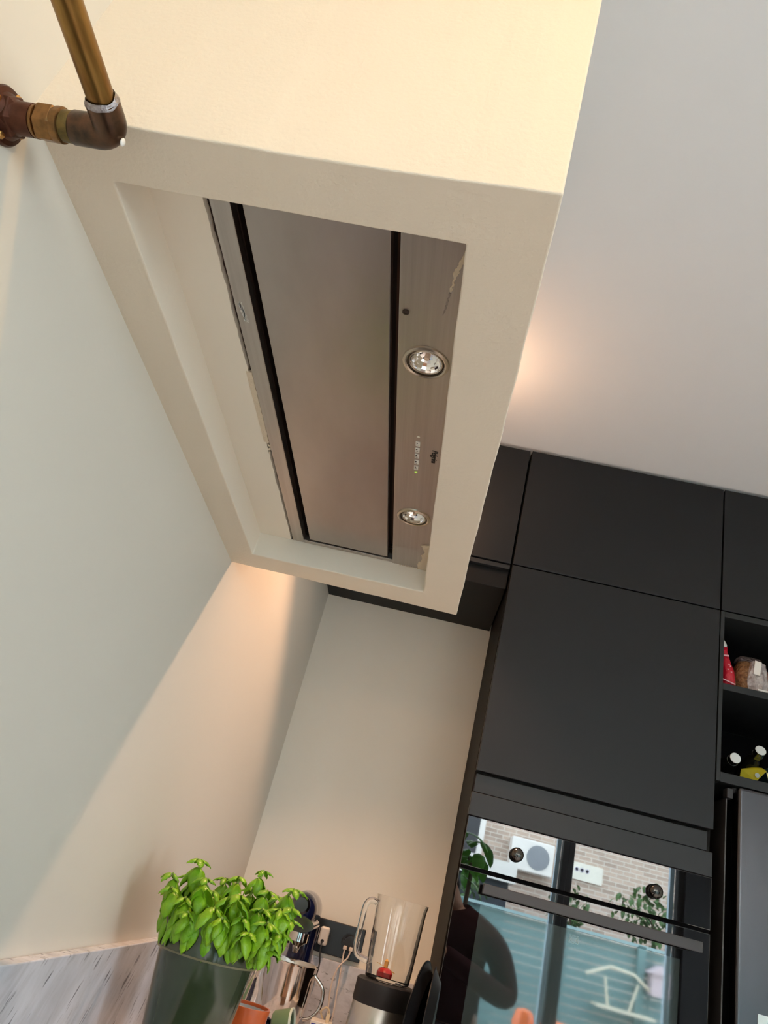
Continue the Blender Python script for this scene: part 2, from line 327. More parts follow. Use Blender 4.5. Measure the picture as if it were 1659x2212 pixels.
# ------------------------------------------------------------------ the boxing around the extractor
def wob(v, a, s=9.0): return a * noise.noise(Vector((v[0] * s, v[1] * s, v[2] * s)))
def boxing():
    bm = bmesh.new()
    ox0, ox1, oy0, oy1 = WX - 0.006, 0.020, 0.368, 1.2625
    zb, zt = 0.480, ZC
    # recess at the bottom and at the board level
    bx = lambda t: (1 - t)
    N = 40
    def line(p, q, n):
        p, q = Vector(p), Vector(q); return [p.lerp(q, i / n) for i in range(n)]
    outer = [(ox0, oy0, zb), (ox1 - 0.001, oy0 - 0.001, zb), (ox1 - 0.002, oy1 + 0.001, zb), (ox0, oy1 - 0.008, zb)]
    rec = [(-0.3585, 0.4265, zb), (-0.0478, 0.4285, zb), (-0.0455, 1.1905, zb), (-0.3595, 1.1955, zb)]
    top = [(-0.353, 0.424, 0.5225), (-0.049, 0.424, 0.5225), (-0.050, 1.186, 0.5225), (-0.356, 1.187, 0.5225)]
    up = [(ox0, oy0, zt), (ox1 + 0.004, oy0, zt), (ox1, oy1, zt), (ox0, oy1, zt)]
    def ring(c, amp, edge=None):
        pts = []
        for i in range(4): pts += line(c[i], c[(i + 1) % 4], N)
        out = []
        for k, p in enumerate(pts):
            q = p.copy()
            if amp:
                q.x += wob(p, amp, 14) + wob(p, amp * 0.5, 50); q.y += wob(p + Vector((5, 0, 0)), amp, 14) + wob(p + Vector((3, 2, 0)), amp * 0.5, 55); q.z += wob(p + Vector((0, 7, 0)), amp * 0.6, 14)
                if q.x < WX: q.x = WX - 0.006
            out.append(bm.verts.new(q))
        return out
    # slight belly of the near lower edge, as plastered
    R_up = ring(up, 0); R_o = ring(outer, 0.0012)
    for v in R_o:
        if v.co.y < oy0 + 0.004: v.co.y += 0.003 * math.sin(math.pi * min(1, max(0, (v.co.x - ox0) / (ox1 - ox0))))
    # fillet ring for a soft worn arris
    R_r = ring(rec, 0.0009); R_t = ring(top, 0.0006)
    n = len(R_o)
    fl = []
    for a, b, mi in ((R_up, R_o, 0), (R_o, R_r, 0), (R_r, R_t, 1)):
        for k in range(n):
            f = bm.faces.new((a[k], a[(k + 1) % n], b[(k + 1) % n], b[k])); f.material_index = mi
    me_b = bm
    mb = MB(); mb.bm.free(); mb.bm = me_b
    o = build(mb, 'extractor_boxing', [PLASTER, PLASTER_IN], None, bevel=0.0018, seg=3, base=(-0.2, 0.8, 0.48))
    o.modifiers['bevel'].angle_limit = math.radians(50)
    return o
bx = boxing()
tag(bx, 'cream plastered boxing hanging from the ceiling with the recessed extractor in its underside', 'boxing')
for (x0, x1, y0, y1) in ((-0.352, -0.3005, 0.424, 1.187),):
    # board beside the extractor with a ragged plaster edge towards the steel
    bm = MB(); N = 120; a, b = [], []
    for i in range(N + 1):
        y = y0 + (y1 - y0) * i / N
        e = x1 + wob((0, y, 3), 0.0016, 25) + wob((1, y, 0), 0.0012, 90) + 0.003 * (y - y0)
        a.append((x0 - 0.006, y)); b.append((e, y))
    vs0 = [[bm.bm.verts.new((p[0], p[1], z)) for p in L] for L in (a, b) for z in (0.5215, 0.530)]
    for L1, L2 in ((0, 2), (2, 3), (3, 1), (1, 0)):
        for i in range(N): bm.bm.faces.new((vs0[L1][i], vs0[L1][i + 1], vs0[L2][i + 1], vs0[L2][i]))
    build(bm, 'plaster_board', PLASTER_IN, bx)

# ------------------------------------------------------------------ extractor hood
hood = thing('extractor_hood', 'built-in brushed steel extractor hood recessed in the underside of the plastered boxing', 'extractor hood', (-0.18, 0.82, 0.52))
Z0 = 0.520
m = MB(); m.box(-0.294, -0.2735, 0.424, 1.183, Z0, Z0 + 0.012); build(m, 'side_flange', STEEL, hood, bevel=0.0006)
m = MB(); m.box(-0.2735, -0.1115, 1.1735, 1.1835, Z0, Z0 + 0.012); build(m, 'end_flange', STEEL, hood, bevel=0.0006)
m = MB(); m.box(-0.262, -0.1205, 0.424, 1.1685, Z0 + 0.001, Z0 + 0.012); build(m, 'suction_panel', STEELP, hood, bevel=0.0012)
m = MB(); m.box(-0.1115, -0.046, 0.424, 1.190, Z0, Z0 + 0.012); ctrl = build(m, 'control_panel', STEEL, hood, bevel=0.0006)
m = MB(); m.box(-0.2737, -0.262, 0.424, 1.1735, Z0 + 0.030, Z0 + 0.032); m.box(-0.30, -0.2735, 0.424, 1.1835, Z0 + 0.014, Z0 + 0.032)
m.box(-0.274, -0.111, 1.1685, 1.1735, Z0 + 0.02, Z0 + 0.022); m.box(-0.302, -0.294, 0.424, 1.183, Z0 + 0.009, Z0 + 0.0095); build(m, 'suction_channel', GAP, hood)  # last strip darkens the shadowed gap beside the plaster board by colour
m = MB(); m.box(-0.1205, -0.1115, 0.424, 1.1735, Z0 + 0.030, Z0 + 0.032); m.box(-0.1118, -0.1110, 0.424, 1.1735, Z0 + 0.0125, Z0 + 0.031); build(m, 'grease_channel', GAPB, hood)
m = MB(); m.box(-0.30, -0.045, 0.42, 1.19, Z0 + 0.033, Z0 + 0.25); build(m, 'motor_housing', GAP, hood)
# dark ragged seam beside the flange
def hood_lamp(y):
    c = (-0.0795, y, Z0)
    m = MB(); m.lathe([(0.0212, 0.0), (0.0214, -0.0022), (0.0232, -0.0030), (0.0258, -0.0020), (0.0265, 0.0)], c, seg=56, cap=False)
    bz = build(m, 'lamp_bezel', BEZEL, hood, smooth=True)
    m = MB(); m.lathe([(0.0213, 0.001), (0.0208, -0.0004), (0.0192, -0.0006), (0.0190, 0.0008)], c, seg=56, cap=False); build(m, 'seal_ring', DARKRING, bz)
    m = MB(); m.lathe([(0.0193, -0.0006), (0.0186, -0.0014), (0.0180, -0.0012), (0.0178, 0.0005)], c, seg=56, cap=False); build(m, 'inner_ring', BEZEL, bz, smooth=True)
    m = MB()
    prof = [(0.0180, 0.0002), (0.0170, 0.0034), (0.0152, 0.0066), (0.0128, 0.0095), (0.0098, 0.0118), (0.0064, 0.0132), (0.0030, 0.0138)]
    m.lathe(prof + [(0.0, 0.0139)], c, seg=20, cap=False)
    build(m, 'reflector', MIRROR, bz)
    m = MB(); m.lathe([(0.0, 0.0035), (0.0028, 0.0045), (0.0032, 0.009), (0.003, 0.0125)], c, seg=16, cap=False); build(m, 'halogen_capsule', mat('frosted_capsule', (0.75, 0.55, 0.40), 0.3), bz, smooth=True)
    return bz
# cut round holes for the lamps: a dark cup behind the reflector is not needed, the bezel is proud of the panel
cut = []
for y in (0.633, 0.9985):
    mm = MB(); mm.lathe([(0.0205, -0.02), (0.0205, 0.03)], (-0.0795, y, Z0), seg=56)
    o = build(mm, 'lamp_hole_cutter', None, ctrl); cut.append(o)
dg = bpy.context.evaluated_depsgraph_get()
for o in cut:
    b = ctrl.modifiers.new('hole', 'BOOLEAN'); b.operation = 'DIFFERENCE'; b.object = o; b.solver = 'EXACT'
bpy.context.view_layer.update(); dg = bpy.context.evaluated_depsgraph_get()
nm = bpy.data.meshes.new_from_object(ctrl.evaluated_get(dg)); ctrl.modifiers.clear(); ctrl.data = nm
for o in cut: bpy.data.objects.remove(o)
for y in (0.633, 0.9985): hood_lamp(y)
# buttons
for k in range(5):
    y = 0.790 + k * 0.0146
    m = MB(); m.box(-0.0845, -0.0785, y, y + 0.0098, Z0 - 0.0012, Z0 + 0.001); bt = build(m, 'button', mat('button_grey', (0.75, 0.72, 0.66), 0.4), hood, bevel=0.0005)
    m = MB(); m.box(-0.0835, -0.0815, y + 0.0015, y + 0.0035, Z0 - 0.00135, Z0 - 0.0011); m.box(-0.0835, -0.0805, y + 0.006, y + 0.0068, Z0 - 0.00135, Z0 - 0.0011); build(m, 'button_mark', BLACK, bt)
for y, mt, lb in ((0.7785, mat('clear_led', (0.75, 0.72, 0.60), 0.2), 'pale unlit indicator'), (0.8655, mat('green_led', (0.45, 0.6, 0.15), 0.2, emit=(0.45, 0.8, 0.1), estr=0.15), 'glowing green indicator')):
    m = MB(); m.lathe([(0.002, 0.0005), (0.002, -0.0008), (0.0, -0.0013)], (-0.0815, y, Z0), seg=16); o = build(m, 'indicator', mt, hood, smooth=True); o['label'] = lb
m = MB(); m.lathe([(0.0036, -0.0003), (0.0036, -0.0010), (0.0022, -0.0010), (0.0022, -0.0003)], (-0.104, 0.561, Z0), seg=24); m.lathe([(0.0, -0.0004), (0.0024, -0.0004)], (-0.104, 0.561, Z0), seg=24, cap=False); build(m, 'screw_hole', GAP, hood)

def text_mesh(s, size, depth, shear=0.0, space=1.0):
    c = bpy.data.curves.new('lettering', 'FONT'); c.body = s; c.size = size; c.extrude = depth; c.shear = shear; c.space_character = space
    c.align_x = 'CENTER'; c.align_y = 'CENTER'; c.resolution_u = 4
    o = bpy.data.objects.new('lettering', c); COL.objects.link(o); bpy.context.view_layer.update()
    me = bpy.data.meshes.new_from_object(o.evaluated_get(bpy.context.evaluated_depsgraph_get())); bpy.data.objects.remove(o); return me
def lettering(s, size, loc, ex, ey, m, parent, depth=0.0003, shear=0.0, space=1.0, name='lettering', sx_=1.0):
    me = text_mesh(s, size, depth, shear, space); ex, ey = Vector(ex).normalized(), Vector(ey).normalized(); ez = ex.cross(ey)
    M = Matrix((ex, ey, ez)).transposed().to_4x4(); M.translation = Vector(loc) + Vector((0, 0, H)) - origin_of(parent)
    me.transform(M @ Matrix.Diagonal((sx_, 1, 1, 1))); return link(name, me, m, parent)
lettering('Pelgrim', 0.0112, (-0.0585, 0.818, Z0 - 0.0003), (0, 1, 0), (1, 0, 0), BLACK, hood, shear=0.18, sx_=0.90, name='maker_lettering')

# flaking paint left on the steel
def flake(pts, seed, amp=0.0012):
    random.seed(seed); P = []
    n = len(pts)
    for i in range(n):
        a, b = Vector(pts[i]), Vector(pts[(i + 1) % n]); d = (b - a); L = max(2, int(d.length / 0.0022)); nn = Vector((d.y, -d.x)).normalized() if d.length else Vector((0, 0))
        for k in range(L): P.append(a + d * k / L + nn * random.uniform(-amp, amp) * (0.2 if k == 0 else 1))
    m = MB(); m.poly([(p.x, p.y, Z0 - 0.0012) for p in P], (0, 0, 0.0012)); return m
m = flake([(-0.046, 1.085), (-0.063, 1.090), (-0.0600, 1.102), (-0.0560, 1.112), (-0.0610, 1.128), (-0.0600, 1.148), (-0.0665, 1.166), (-0.065, 1.186), (-0.046, 1.188)], 3); o = build(m, 'paint_residue', FLAKE, hood); o['label'] = 'cream paint flakes at the far corner of the steel'
m = flake([(-0.052, 0.470), (-0.0555, 0.483), (-0.0605, 0.500), (-0.0590, 0.505), (-0.0620, 0.520), (-0.0605, 0.523), (-0.057, 0.505), (-0.053, 0.49), (-0.050, 0.478)], 5, 0.0008); o = build(m, 'paint_residue', FLAKE, hood); o['label'] = 'cream paint flake near the front corner of the steel'
m = flake([(-0.0600, 0.524), (-0.0640, 0.550), (-0.0665, 0.556), (-0.0650, 0.548), (-0.0620, 0.524)], 6, 0.0006); build(m, 'scratched_paint', mat('grey_scrape', (0.30, 0.25, 0.22), 0.8), hood)
random.seed(11)
m = MB()
for k in range(90):
    y = 0.605 + random.uniform(-0.014, 0.014); x = -0.2865 + (y - 0.605) * 0.12 + random.uniform(-0.0022, 0.0022); l = random.uniform(0.001, 0.005)
    m.box(x, x + random.uniform(0.0004, 0.001), y, y + l, Z0 - 0.0004, Z0 + 0.0002)
o = build(m, 'paint_smear', PAINTDAB, hood); o['label'] = 'small white paint smear on the narrow steel flange'
m = MB(); random.seed(8)
for k in range(60):
    y = random.uniform(1.10, 1.186); x = random.uniform(-0.048, -0.1); 
    r = random.uniform(0.0004, 0.0012); m.box(x, x + r, 1.186 + random.uniform(-0.003, 0.001), 1.188, Z0 - 0.001, Z0)
build(m, 'filler_crumbs', FLAKE, hood); m = MB()
for k in range(50):
    y = random.uniform(0.70, 0.90); m.ball((-0.2975 + random.uniform(-0.001, 0.002), y, Z0 + 0.0015), random.uniform(0.0008, 0.002), 1, (1, 1.8, 0.7))
build(m, 'filler_crumbs', FLAKE, hood)
m = MB(); N = 60; va = []; vb = []
for i in range(N + 1):
    y = 0.715 + 0.155 * i / N; va.append((-0.302, y, Z0 + 0.0005)); vb.append((-0.2945 + wob((2, y, 1), 0.0012, 120), y, Z0 + 0.0005))
m.poly(va + vb[::-1], (0, 0, 0.004)); o = build(m, 'filler_bead', FLAKE, hood); o['label'] = 'yellowed filler in the gap beside the steel'

# ------------------------------------------------------------------ brass pipe rail
AY, AZ = 0.3535, 0.4486
pr = thing('pipe_rail', 'aged brass pipe with dark copper elbow fitting mounted on the wall beside the boxing', 'pipe', (WX, AY, AZ))
X = (1, 0, 0)
m = MB(); m.lathe([(0.0, 0.0), (0.0215, 0.0), (0.0218, 0.002), (0.0205, 0.0042), (0.0170, 0.0052), (0.0150, 0.009), (0.0130, 0.012), (0.0122, 0.014), (0.0122, 0.0268), (0.0108, 0.0272)], (WX, AY, AZ), X, 48)
fl = build(m, 'wall_flange', COPPERD, pr, smooth=True, ang=40)
m = MB(); m.lathe([(0.0165, 0.0), (0.0165, 0.010), (0.0125, 0.0125)], (WX + 0.001, AY, AZ), X, 6, twist=0.4); build(m, 'hex_boss', COPPERD, fl, bevel=0.0008)
for a in (100, 190, 280, 10):
    y = AY + 0.0172 * math.cos(math.radians(a)); z = AZ + 0.0172 * math.sin(math.radians(a))
    m = MB(); m.lathe([(0.0034, 0.0), (0.0034, 0.0012), (0.0024, 0.0026), (0.0, 0.0030)], (WX + 0.0042, y, z), X, 20); s_ = build(m, 'screw', mat('brass_screw', (0.62, 0.36, 0.12), 0.3, 1.0), fl, smooth=True)
m = MB(); m.lathe([(0.0118, 0.027), (0.0124, 0.0285), (0.0124, 0.030), (0.0112, 0.0305)], (WX, AY, AZ), X, 40); build(m, 'union_shoulder', NUTB, pr, smooth=True)
m = MB(); m.lathe([(0.0120, 0.0300), (0.0142, 0.0320), (0.0142, 0.0440), (0.0122, 0.0458)], (WX, AY, AZ), X, 6, twist=0.25); build(m, 'union_nut', NUTB, pr, bevel=0.0007)
m = MB(); m.lathe([(0.0126, 0.0440), (0.0132, 0.0462), (0.0130, 0.0500), (0.0117, 0.0508)], (WX, AY, AZ), X, 40); build(m, 'union_collar', NUTB, pr, smooth=True)
m = MB(); m.lathe([(0.0114, 0.0505), (0.0116, 0.0590), (0.0112, 0.0600)], (WX, AY, AZ), X, 40); build(m, 'nipple', mat('green_tinged_brass', (0.22, 0.15, 0.055), 0.4, 1.0, col2=(0.10, 0.085, 0.04), vscale=90), pr, smooth=True)
EX = -0.3195
pts = [(WX + 0.0588, AY, AZ), (WX + 0.0600, AY, AZ), (EX - 0.016, AY, AZ), (EX - 0.0150, AY, AZ)]
R0 = 0.0090
for k in range(0, 10):
    a = math.radians(90 * k / 9); pts.append((EX - 0.0105 + R0 * math.sin(a) * 1.16, AY - 0.0105 + 0.0105 * math.cos(a), AZ))
pts += [(EX, AY - 0.017, AZ), (EX, AY - 0.0260, AZ)]
rr = [0.0117, 0.0124] + [0.0124] * (len(pts) - 2)
m = MB(); m.tube(pts, rr, 40); el = build(m, 'elbow_fitting', COPPER, pr, smooth=True, ang=60)
m = MB(); m.lathe([(0.0128, -0.0012), (0.0124, 0.0006), (0.0116, 0.0016), (0.0108, 0.0034)], (EX, AY - 0.0260, AZ), (0, -1, 0), 48, cap=False)
for v in m.bm.verts: v.co.y += wob(v.co, 0.0026, 110)
build(m, 'solder_ring', SOLDER, el, smooth=True)
m = MB(); m.ball((EX + 0.0098, AY + 0.0010, AZ - 0.0062), 0.0034, 3, (0.45, 0.8, 1.0)); o = build(m, 'paint_dab', PAINTDAB, el, smooth=True); o['label'] = 'white paint dab on the elbow corner'
m = MB(); m.tube([(EX, AY - 0.02, AZ), (EX, AY - 0.12, AZ + 0.0006), (EX, -0.30, AZ + 0.001), (EX, -1.1, AZ + 0.002)], 0.0099, 48)
build(m, 'brass_rail', BRASS, pr, smooth=True)
m = MB(); m.lathe([(0.0, 0.0), (0.0215, 0.0), (0.0205, 0.0042), (0.0150, 0.009), (0.0122, 0.014), (0.0122, EX - WX)], (WX, -1.09, AZ), X, 32); build(m, 'wall_flange', COPPERD, pr, smooth=True)

# ------------------------------------------------------------------ cabinets
def door(parent, x0, x1, z0, z1, y0=YC, th=0.019, m_=None, name='door', label=None):
    m = MB(); m.box(x0, x1, y0, y0 + th, z0, z1); o = build(m, name, m_ or CAB, parent, bevel=0.0012)
    if label: o['label'] = label
    return o
up = thing('upper_cabinet', 'black upper cabinet between the left wall and the oven tower, partly hidden by the boxing', 'cabinet', (-0.13, 2.18, 0.873))
m = MB(); m.box(WX + 0.001, 0.154, YC + 0.021, YB - 0.001, 0.873, 1.355); build(m, 'carcass', CARC, up, bevel=0.001)
door(up, WX + 0.004, -0.131, 0.947, 1.352); door(up, -0.128, 0.1535, 0.947, 1.352)
m = MB(); m.box(WX + 0.001, 0.154, YC + 0.004, YC + 0.021, 0.930, 0.944); build(m, 'grip_rail', CABB, up, bevel=0.001)

tw = thing('oven_tower', 'tall anthracite cabinet housing the built-in oven', 'cabinet', (0.458, 2.18, ZF))
m = MB()
m.box(0.1585, 0.7575, YC + 0.021, YB - 0.001, 0.262, 1.355)
m.box(0.1585, 0.176, YC + 0.021, YB - 0.001, ZF, 0.262); m.box(0.740, 0.7575, YC + 0.021, YB - 0.001, ZF, 0.262); m.box(0.176, 0.740, YB - 0.03, YB - 0.001, ZF, 0.262); m.box(0.176, 0.74, YC + 0.021, YB - 0.03, ZF, -0.36)
build(m, 'carcass', CABSIDE, tw)
door(tw, 0.1600, 0.7575, 0.9485, 1.354, name='door', label='top door of the tower'); door(tw, 0.1600, 0.7575, 0.352, 0.9450, name='door', label='large middle door of the tower')
m = MB(); m.box(0.163, 0.748, YC + 0.012, YC + 0.021, 0.301, 0.346); build(m, 'recessed_strip', CABB, tw, bevel=0.001)
door(tw, 0.1590, 0.7575, 0.2425, 0.2985, name='filler_panel', m_=CABB)
door(tw, 0.1600, 0.7575, ZF + 0.1, -0.40, name='drawer_front')

rc = thing('fridge_surround', 'black cabinet with open shelves above the fridge', 'cabinet', (1.06, 2.18, 0.48))
x0, x1 = 0.7605, 1.36
m = MB()
m.box(x0, x0 + 0.0105, YC, YB - 0.001, 0.473, 0.945)
m.box(x1 - 0.018, x1, YC, YB - 0.001, ZF, 0.945)
m.box(x0 + 0.0105, x1 - 0.018, YC, YB - 0.001, 0.928, 0.945)
m.box(x0 + 0.0105, x1 - 0.018, YC, YB - 0.001, 0.472, 0.497)
m.box(x0, x1, YC + 0.021, YB - 0.001, 0.945, 1.355)
build(m, 'carcass', mat('surround_edge', (0.020, 0.023, 0.025), 0.4, spec=0.35), rc, bevel=0.001)
m = MB(); m.box(x0 + 0.0105, x1 - 0.018, YC + 0.0005, YB - 0.02, 0.716, 0.7345); build(m, 'shelf', mat('surround_edge', (0, 0, 0)), rc, bevel=0.001)
m = MB(); m.box(x0 + 0.0105, x1 - 0.018, YB - 0.019, YB - 0.002, 0.497, 0.928); m.box(x0 + 0.0106, x0 + 0.0112, YC + 0.006, YB - 0.02, 0.498, 0.715); m.box(x0 + 0.0106, x0 + 0.0112, YC + 0.006, YB - 0.02, 0.736, 0.927)
build(m, 'back_panel', SHELFIN, rc)
door(rc, x0 + 0.0015, x1, 0.9485, 1.354)

# fridge
fr = thing('fridge', 'dark brushed steel fridge door right of the oven', 'fridge', (1.09, 2.15, ZF))
m = MB(); m.box(0.832, 1.335, 2.02, YB - 0.03, ZF + 0.02, 0.462); build(m, 'body', BLACK, fr)
m = MB(); m.box(0.813, 1.33, YC - 0.012, 2.012, ZF + 0.05, 0.468); build(m, 'door', FRIDGE, fr, bevel=0.008, seg=4)
m = MB(); m.box(0.790, 0.806, YC + 0.004, 2.01, 0.438, 0.462); m.box(0.806, 0.826, YC + 0.014, 2.012, 0.455, 0.468); build(m, 'hinge', BLACKF, fr, bevel=0.002)
m = MB(); m.box(0.7895, 0.7925, YC + 0.010, 2.3, ZF, 0.436); build(m, 'side_trim', mat('dark_trim', (0.06, 0.055, 0.055), 0.35), fr)
m = MB(); m.box(0.8600, 0.9200, YC - 0.0135, YC - 0.0120, -0.040, -0.012); build(m, 'badge', STEEL3, fr, bevel=0.0005)

# ------------------------------------------------------------------ oven
ov = thing('built_in_oven', 'black glass built-in oven with two ball knobs and a flat bar handle', 'oven', (0.458, 2.1, -0.35))
m = MB(); m.box(0.1605, 0.7565, YC - 0.003, YC + 0.001, 0.1275, 0.2405); build(m, 'control_panel', OGLASS, ov, bevel=0.0012)
m = MB(); m.box(0.178, 0.738, YC + 0.02, YB - 0.04, -0.355, 0.24); build(m, 'body', BLACK, ov)
m = MB(); m.box(0.163, 0.754, YC + 0.0012, YC + 0.018, 0.121, 0.1285); build(m, 'vent_gap', SHELFIN, ov)
m = MB(); m.box(0.1605, 0.7565, YC - 0.003, YC + 0.02, -0.352, 0.1195); dr = build(m, 'door', OGLASS, ov, bevel=0.0012)
m = MB(); m.box(0.224, 0.690, YC - 0.0036, YC - 0.0029, -0.30, 0.052); build(m, 'window', OWIN, dr)
m = MB(); m.box(0.219, 0.7225, YC - 0.052, YC - 0.034, 0.075, 0.097); hd = build(m, 'handle', mat('handle_black', (0.05, 0.047, 0.052), 0.38), dr, bevel=0.0015)
for hx in (0.262, 0.665): m = MB(); m.box(hx, hx + 0.016, YC - 0.036, YC - 0.002, 0.079, 0.093); build(m, 'handle_post', BLACK, dr)
for kx in (0.290, 0.6225):
    m = MB(); m.lathe([(0.0135, 0.0), (0.0135, 0.004), (0.0152, 0.006), (0.0164, 0.012), (0.0158, 0.018), (0.0125, 0.0225), (0.0065, 0.0248), (0.0, 0.0253)], (kx, YC - 0.003, 0.1785), (0, -1, 0), 40)
    kb = build(m, 'knob', mat('knob_black_chrome', (0.10, 0.095, 0.09), 0.10, 1.0), ov, smooth=True, ang=50)
# faint printed mark on the window
m = MB(); cx_, cz_ = 0.4475, 0.0335
for r in (0.011, 0.0085, 0.006):
    for (a, b, c_, d) in ((-r, r, r - 0.0005, r), (-r, r, -r, -r + 0.0005), (-r, -r + 0.0005, -r, r), (r - 0.0005, r, -r, r)):
        m.box(cx_ + a, cx_ + b, YC - 0.0040, YC - 0.0036, cz_ + c_ * 0.75, cz_ + d * 0.75)
build(m, 'printed_mark', mat('pale_print', (0.45, 0.55, 0.55), 0.5), dr)

# ------------------------------------------------------------------ things on the open shelves
# red bag with white folded top
def loft(rings):
    m = MB(); n = len(rings[0]); R = [[m.bm.verts.new(p) for p in r] for r in rings]
    for a, b in zip(R, R[1:]):
        for k in range(n): m.bm.faces.new((a[k], a[(k + 1) % n], b[(k + 1) % n], b[k]))
    m.bm.faces.new(R[0]); m.bm.faces.new(R[-1]); return m
def sring(cx, cy, z, rx, ry, n=24, p=3.0, amp=0.0, seed=0):
    out = []
    for k in range(n):
        a = 2 * math.pi * k / n; c, s = math.cos(a), math.sin(a)
        q = (abs(c) ** p + abs(s) ** p) ** (-1 / p); w_ = amp * noise.noise(Vector((c * 2 + seed, s * 2, z * 30)))
        out.append((cx + (rx + w_) * q * c, cy + (ry + w_) * q * s, z))
    return out
bag = thing('red_bag', 'bright red foil bag with folded white top, left on the upper shelf', 'bag', (0.783, 2.03, 0.7345))
prof = [(0.7350, 0.0405, 0.032), (0.750, 0.043, 0.036), (0.780, 0.038, 0.036), (0.800, 0.032, 0.03), (0.825, 0.026, 0.022), (0.845, 0.024, 0.012), (0.860, 0.026, 0.006)]
m = loft([sring(0.7755 + rx * 0.50, 2.03, z, rx * 0.50, ry, amp=0.0015, seed=1) for z, rx, ry in prof]); build(m, 'pouch', REDBAG, bag, smooth=True, ang=80)
m = loft([sring(0.7835 + 0.010 * t, 2.03, 0.858 + 0.030 * t, 0.016 * (1 - 0.65 * t * t), 0.008 * (1 - 0.5 * t), amp=0.001) for t in (0, 0.25, 0.5, 0.75, 1.0)]); 
for v in m.bm.verts: v.co.x -= 0.018 * max(0.0, (v.co.z - 0.858) / 0.03) ** 1.5
build(m, 'folded_top', WHBAG, bag, smooth=True, ang=80)
m = MB()
m.box(0.7740, 0.8100, 1.9925, 1.9935, 0.7455, 0.7485, rot=(0, math.radians(14), 0)); build(m, 'printed_stripe', PINKP, bag); m = MB(); m.box(0.7740, 0.7950, 2.003, 2.004, 0.822, 0.8265, rot=(0, math.radians(-6), 0)); build(m, 'printed_stripe', PINKP, bag); m = MB()
for (a, b_) in ((0.790, 0.795), (0.794, 0.790), (0.788, 0.780), (0.797, 0.774)): m.box(a, a + 0.0035, 1.9925, 1.9935, b_, b_ + 0.003)
build(m, 'print', PINKP, bag)
nb = thing('seed_bag', 'clear bag of brown seeds with a white label in the middle of the upper shelf', 'bag', (0.868, 2.045, 0.7345))
m = loft([sring(0.861 + dx, 2.045, z, rx, ry, amp=0.006, seed=4) for z, rx, ry, dx in ((0.735, 0.034, 0.030, 0), (0.750, 0.040, 0.034, 0), (0.78, 0.038, 0.033, 0.001), (0.812, 0.035, 0.030, 0.002), (0.828, 0.029, 0.024, 0.004))]); build(m, 'contents', NUTS, nb, smooth=True, ang=80)
m = loft([sring(0.876 + dx, 2.030, z, rx, ry, amp=0.008, seed=7, n=20) for z, rx, ry, dx in ((0.735, 0.028, 0.026, 0), (0.77, 0.029, 0.03, 0.001), (0.812, 0.026, 0.026, 0.003), (0.830, 0.022, 0.018, 0.005))]); o = build(m, 'wrapper_front', FOIL, nb); 
m = loft([sring(0.864 + dx, 2.045, z, rx, ry, amp=0.006, seed=9, n=16) for z, rx, ry, dx in ((0.828, 0.034, 0.022, 0), (0.838, 0.033, 0.012, 0.002), (0.846, 0.030, 0.006, 0.006), (0.850, 0.028, 0.003, 0.008))]); build(m, 'twisted_top', mat('dull_wrap', (0.20, 0.15, 0.15), 0.25, bump=(60, 1, 0.02), col2=(0.06, 0.04, 0.04), vscale=60), nb)
m = MB(); m.box(0.862, 0.880, 1.998, 1.9995, 0.786, 0.826, rot=(0, math.radians(6), 0)); build(m, 'label', WHITE, nb)
m = loft([sring(0.928, 2.04, z, rx, ry, amp=0.004, seed=3) for z, rx, ry in ((0.735, 0.030, 0.028), (0.76, 0.032, 0.03), (0.80, 0.026, 0.024), (0.815, 0.02, 0.01))])
tag(build(m, 'snack_bag', mat('red_brown_wrap', (0.28, 0.04, 0.04), 0.35, bump=(50, 0.8, 0.02), col2=(0.45, 0.25, 0.16), vscale=40), smooth=True, ang=80), 'dark red food bag at the right end of the upper shelf', 'bag')
m = MB(); m.box(0.862, 1.03, YC - 0.003, YC + 0.03, 0.7345, 0.7385)
tag(build(m, 'paper_liner', WHBAG), 'pale paper edge lying under the seed bag on the upper shelf', 'paper')
# bottles
def bottle(x, y, z0, lean, label, h=0.10):
    t = thing('wine_bottle', label, 'bottle', (x, y, z0))
    d = Vector(lean).normalized(); b = Vector((x, y, z0 + 0.002))
    m = MB(); m.lathe([(0.0, 0.002), (0.016, 0.0), (0.0215, 0.004), (0.0215, h * 0.52), (0.017, h * 0.64), (0.0098, h * 0.74), (0.0088, h * 0.80)], b, d, 32); build(m, 'bottle_body', BOTTLE, t, smooth=True)
    m = MB(); m.lathe([(0.0135, h * 0.78), (0.0137, h * 0.80), (0.0137, h * 0.985)], b, d, 36, cap=False); m.lathe([(0.0142, h * 0.80), (0.0142, h * 0.84)], b, d, 36); build(m, 'cap_sleeve', mat('dark_chrome', (0.20, 0.21, 0.20), 0.2, 1.0), t, smooth=True)
    m = MB(); m.lathe([(0.0134, h * 0.955), (0.0134, h * 0.99), (0.0122, h), (0.0, h)], b, d, 36); build(m, 'cap_top', CAPW, t, smooth=True)
    return t
bottle(0.806, 2.095, 0.5190, (-0.02, -1.0, 0.13), 'dark bottle with a pale cap lying toward us, left one on the lower shelf', 0.13)
bottle(0.868, 2.085, 0.5240, (-0.02, -1.0, 0.38), 'dark bottle with a pale cap lying toward us, right one on the lower shelf', 0.13)
yp = thing('yellow_packet', 'yellow paper packet leaning at the front of the lower shelf', 'packet', (0.856, 1.995, 0.4975))
m = MB(); m.poly([(0.826, 1.996, 0.4985), (0.866, 1.990, 0.4975), (0.893, 1.992, 0.530), (0.884, 2.000, 0.537), (0.866, 2.008, 0.536), (0.836, 2.012, 0.525)], (0.004, 0.010, 0.003)); build(m, 'packet', YELLOW, yp, bevel=0.001)
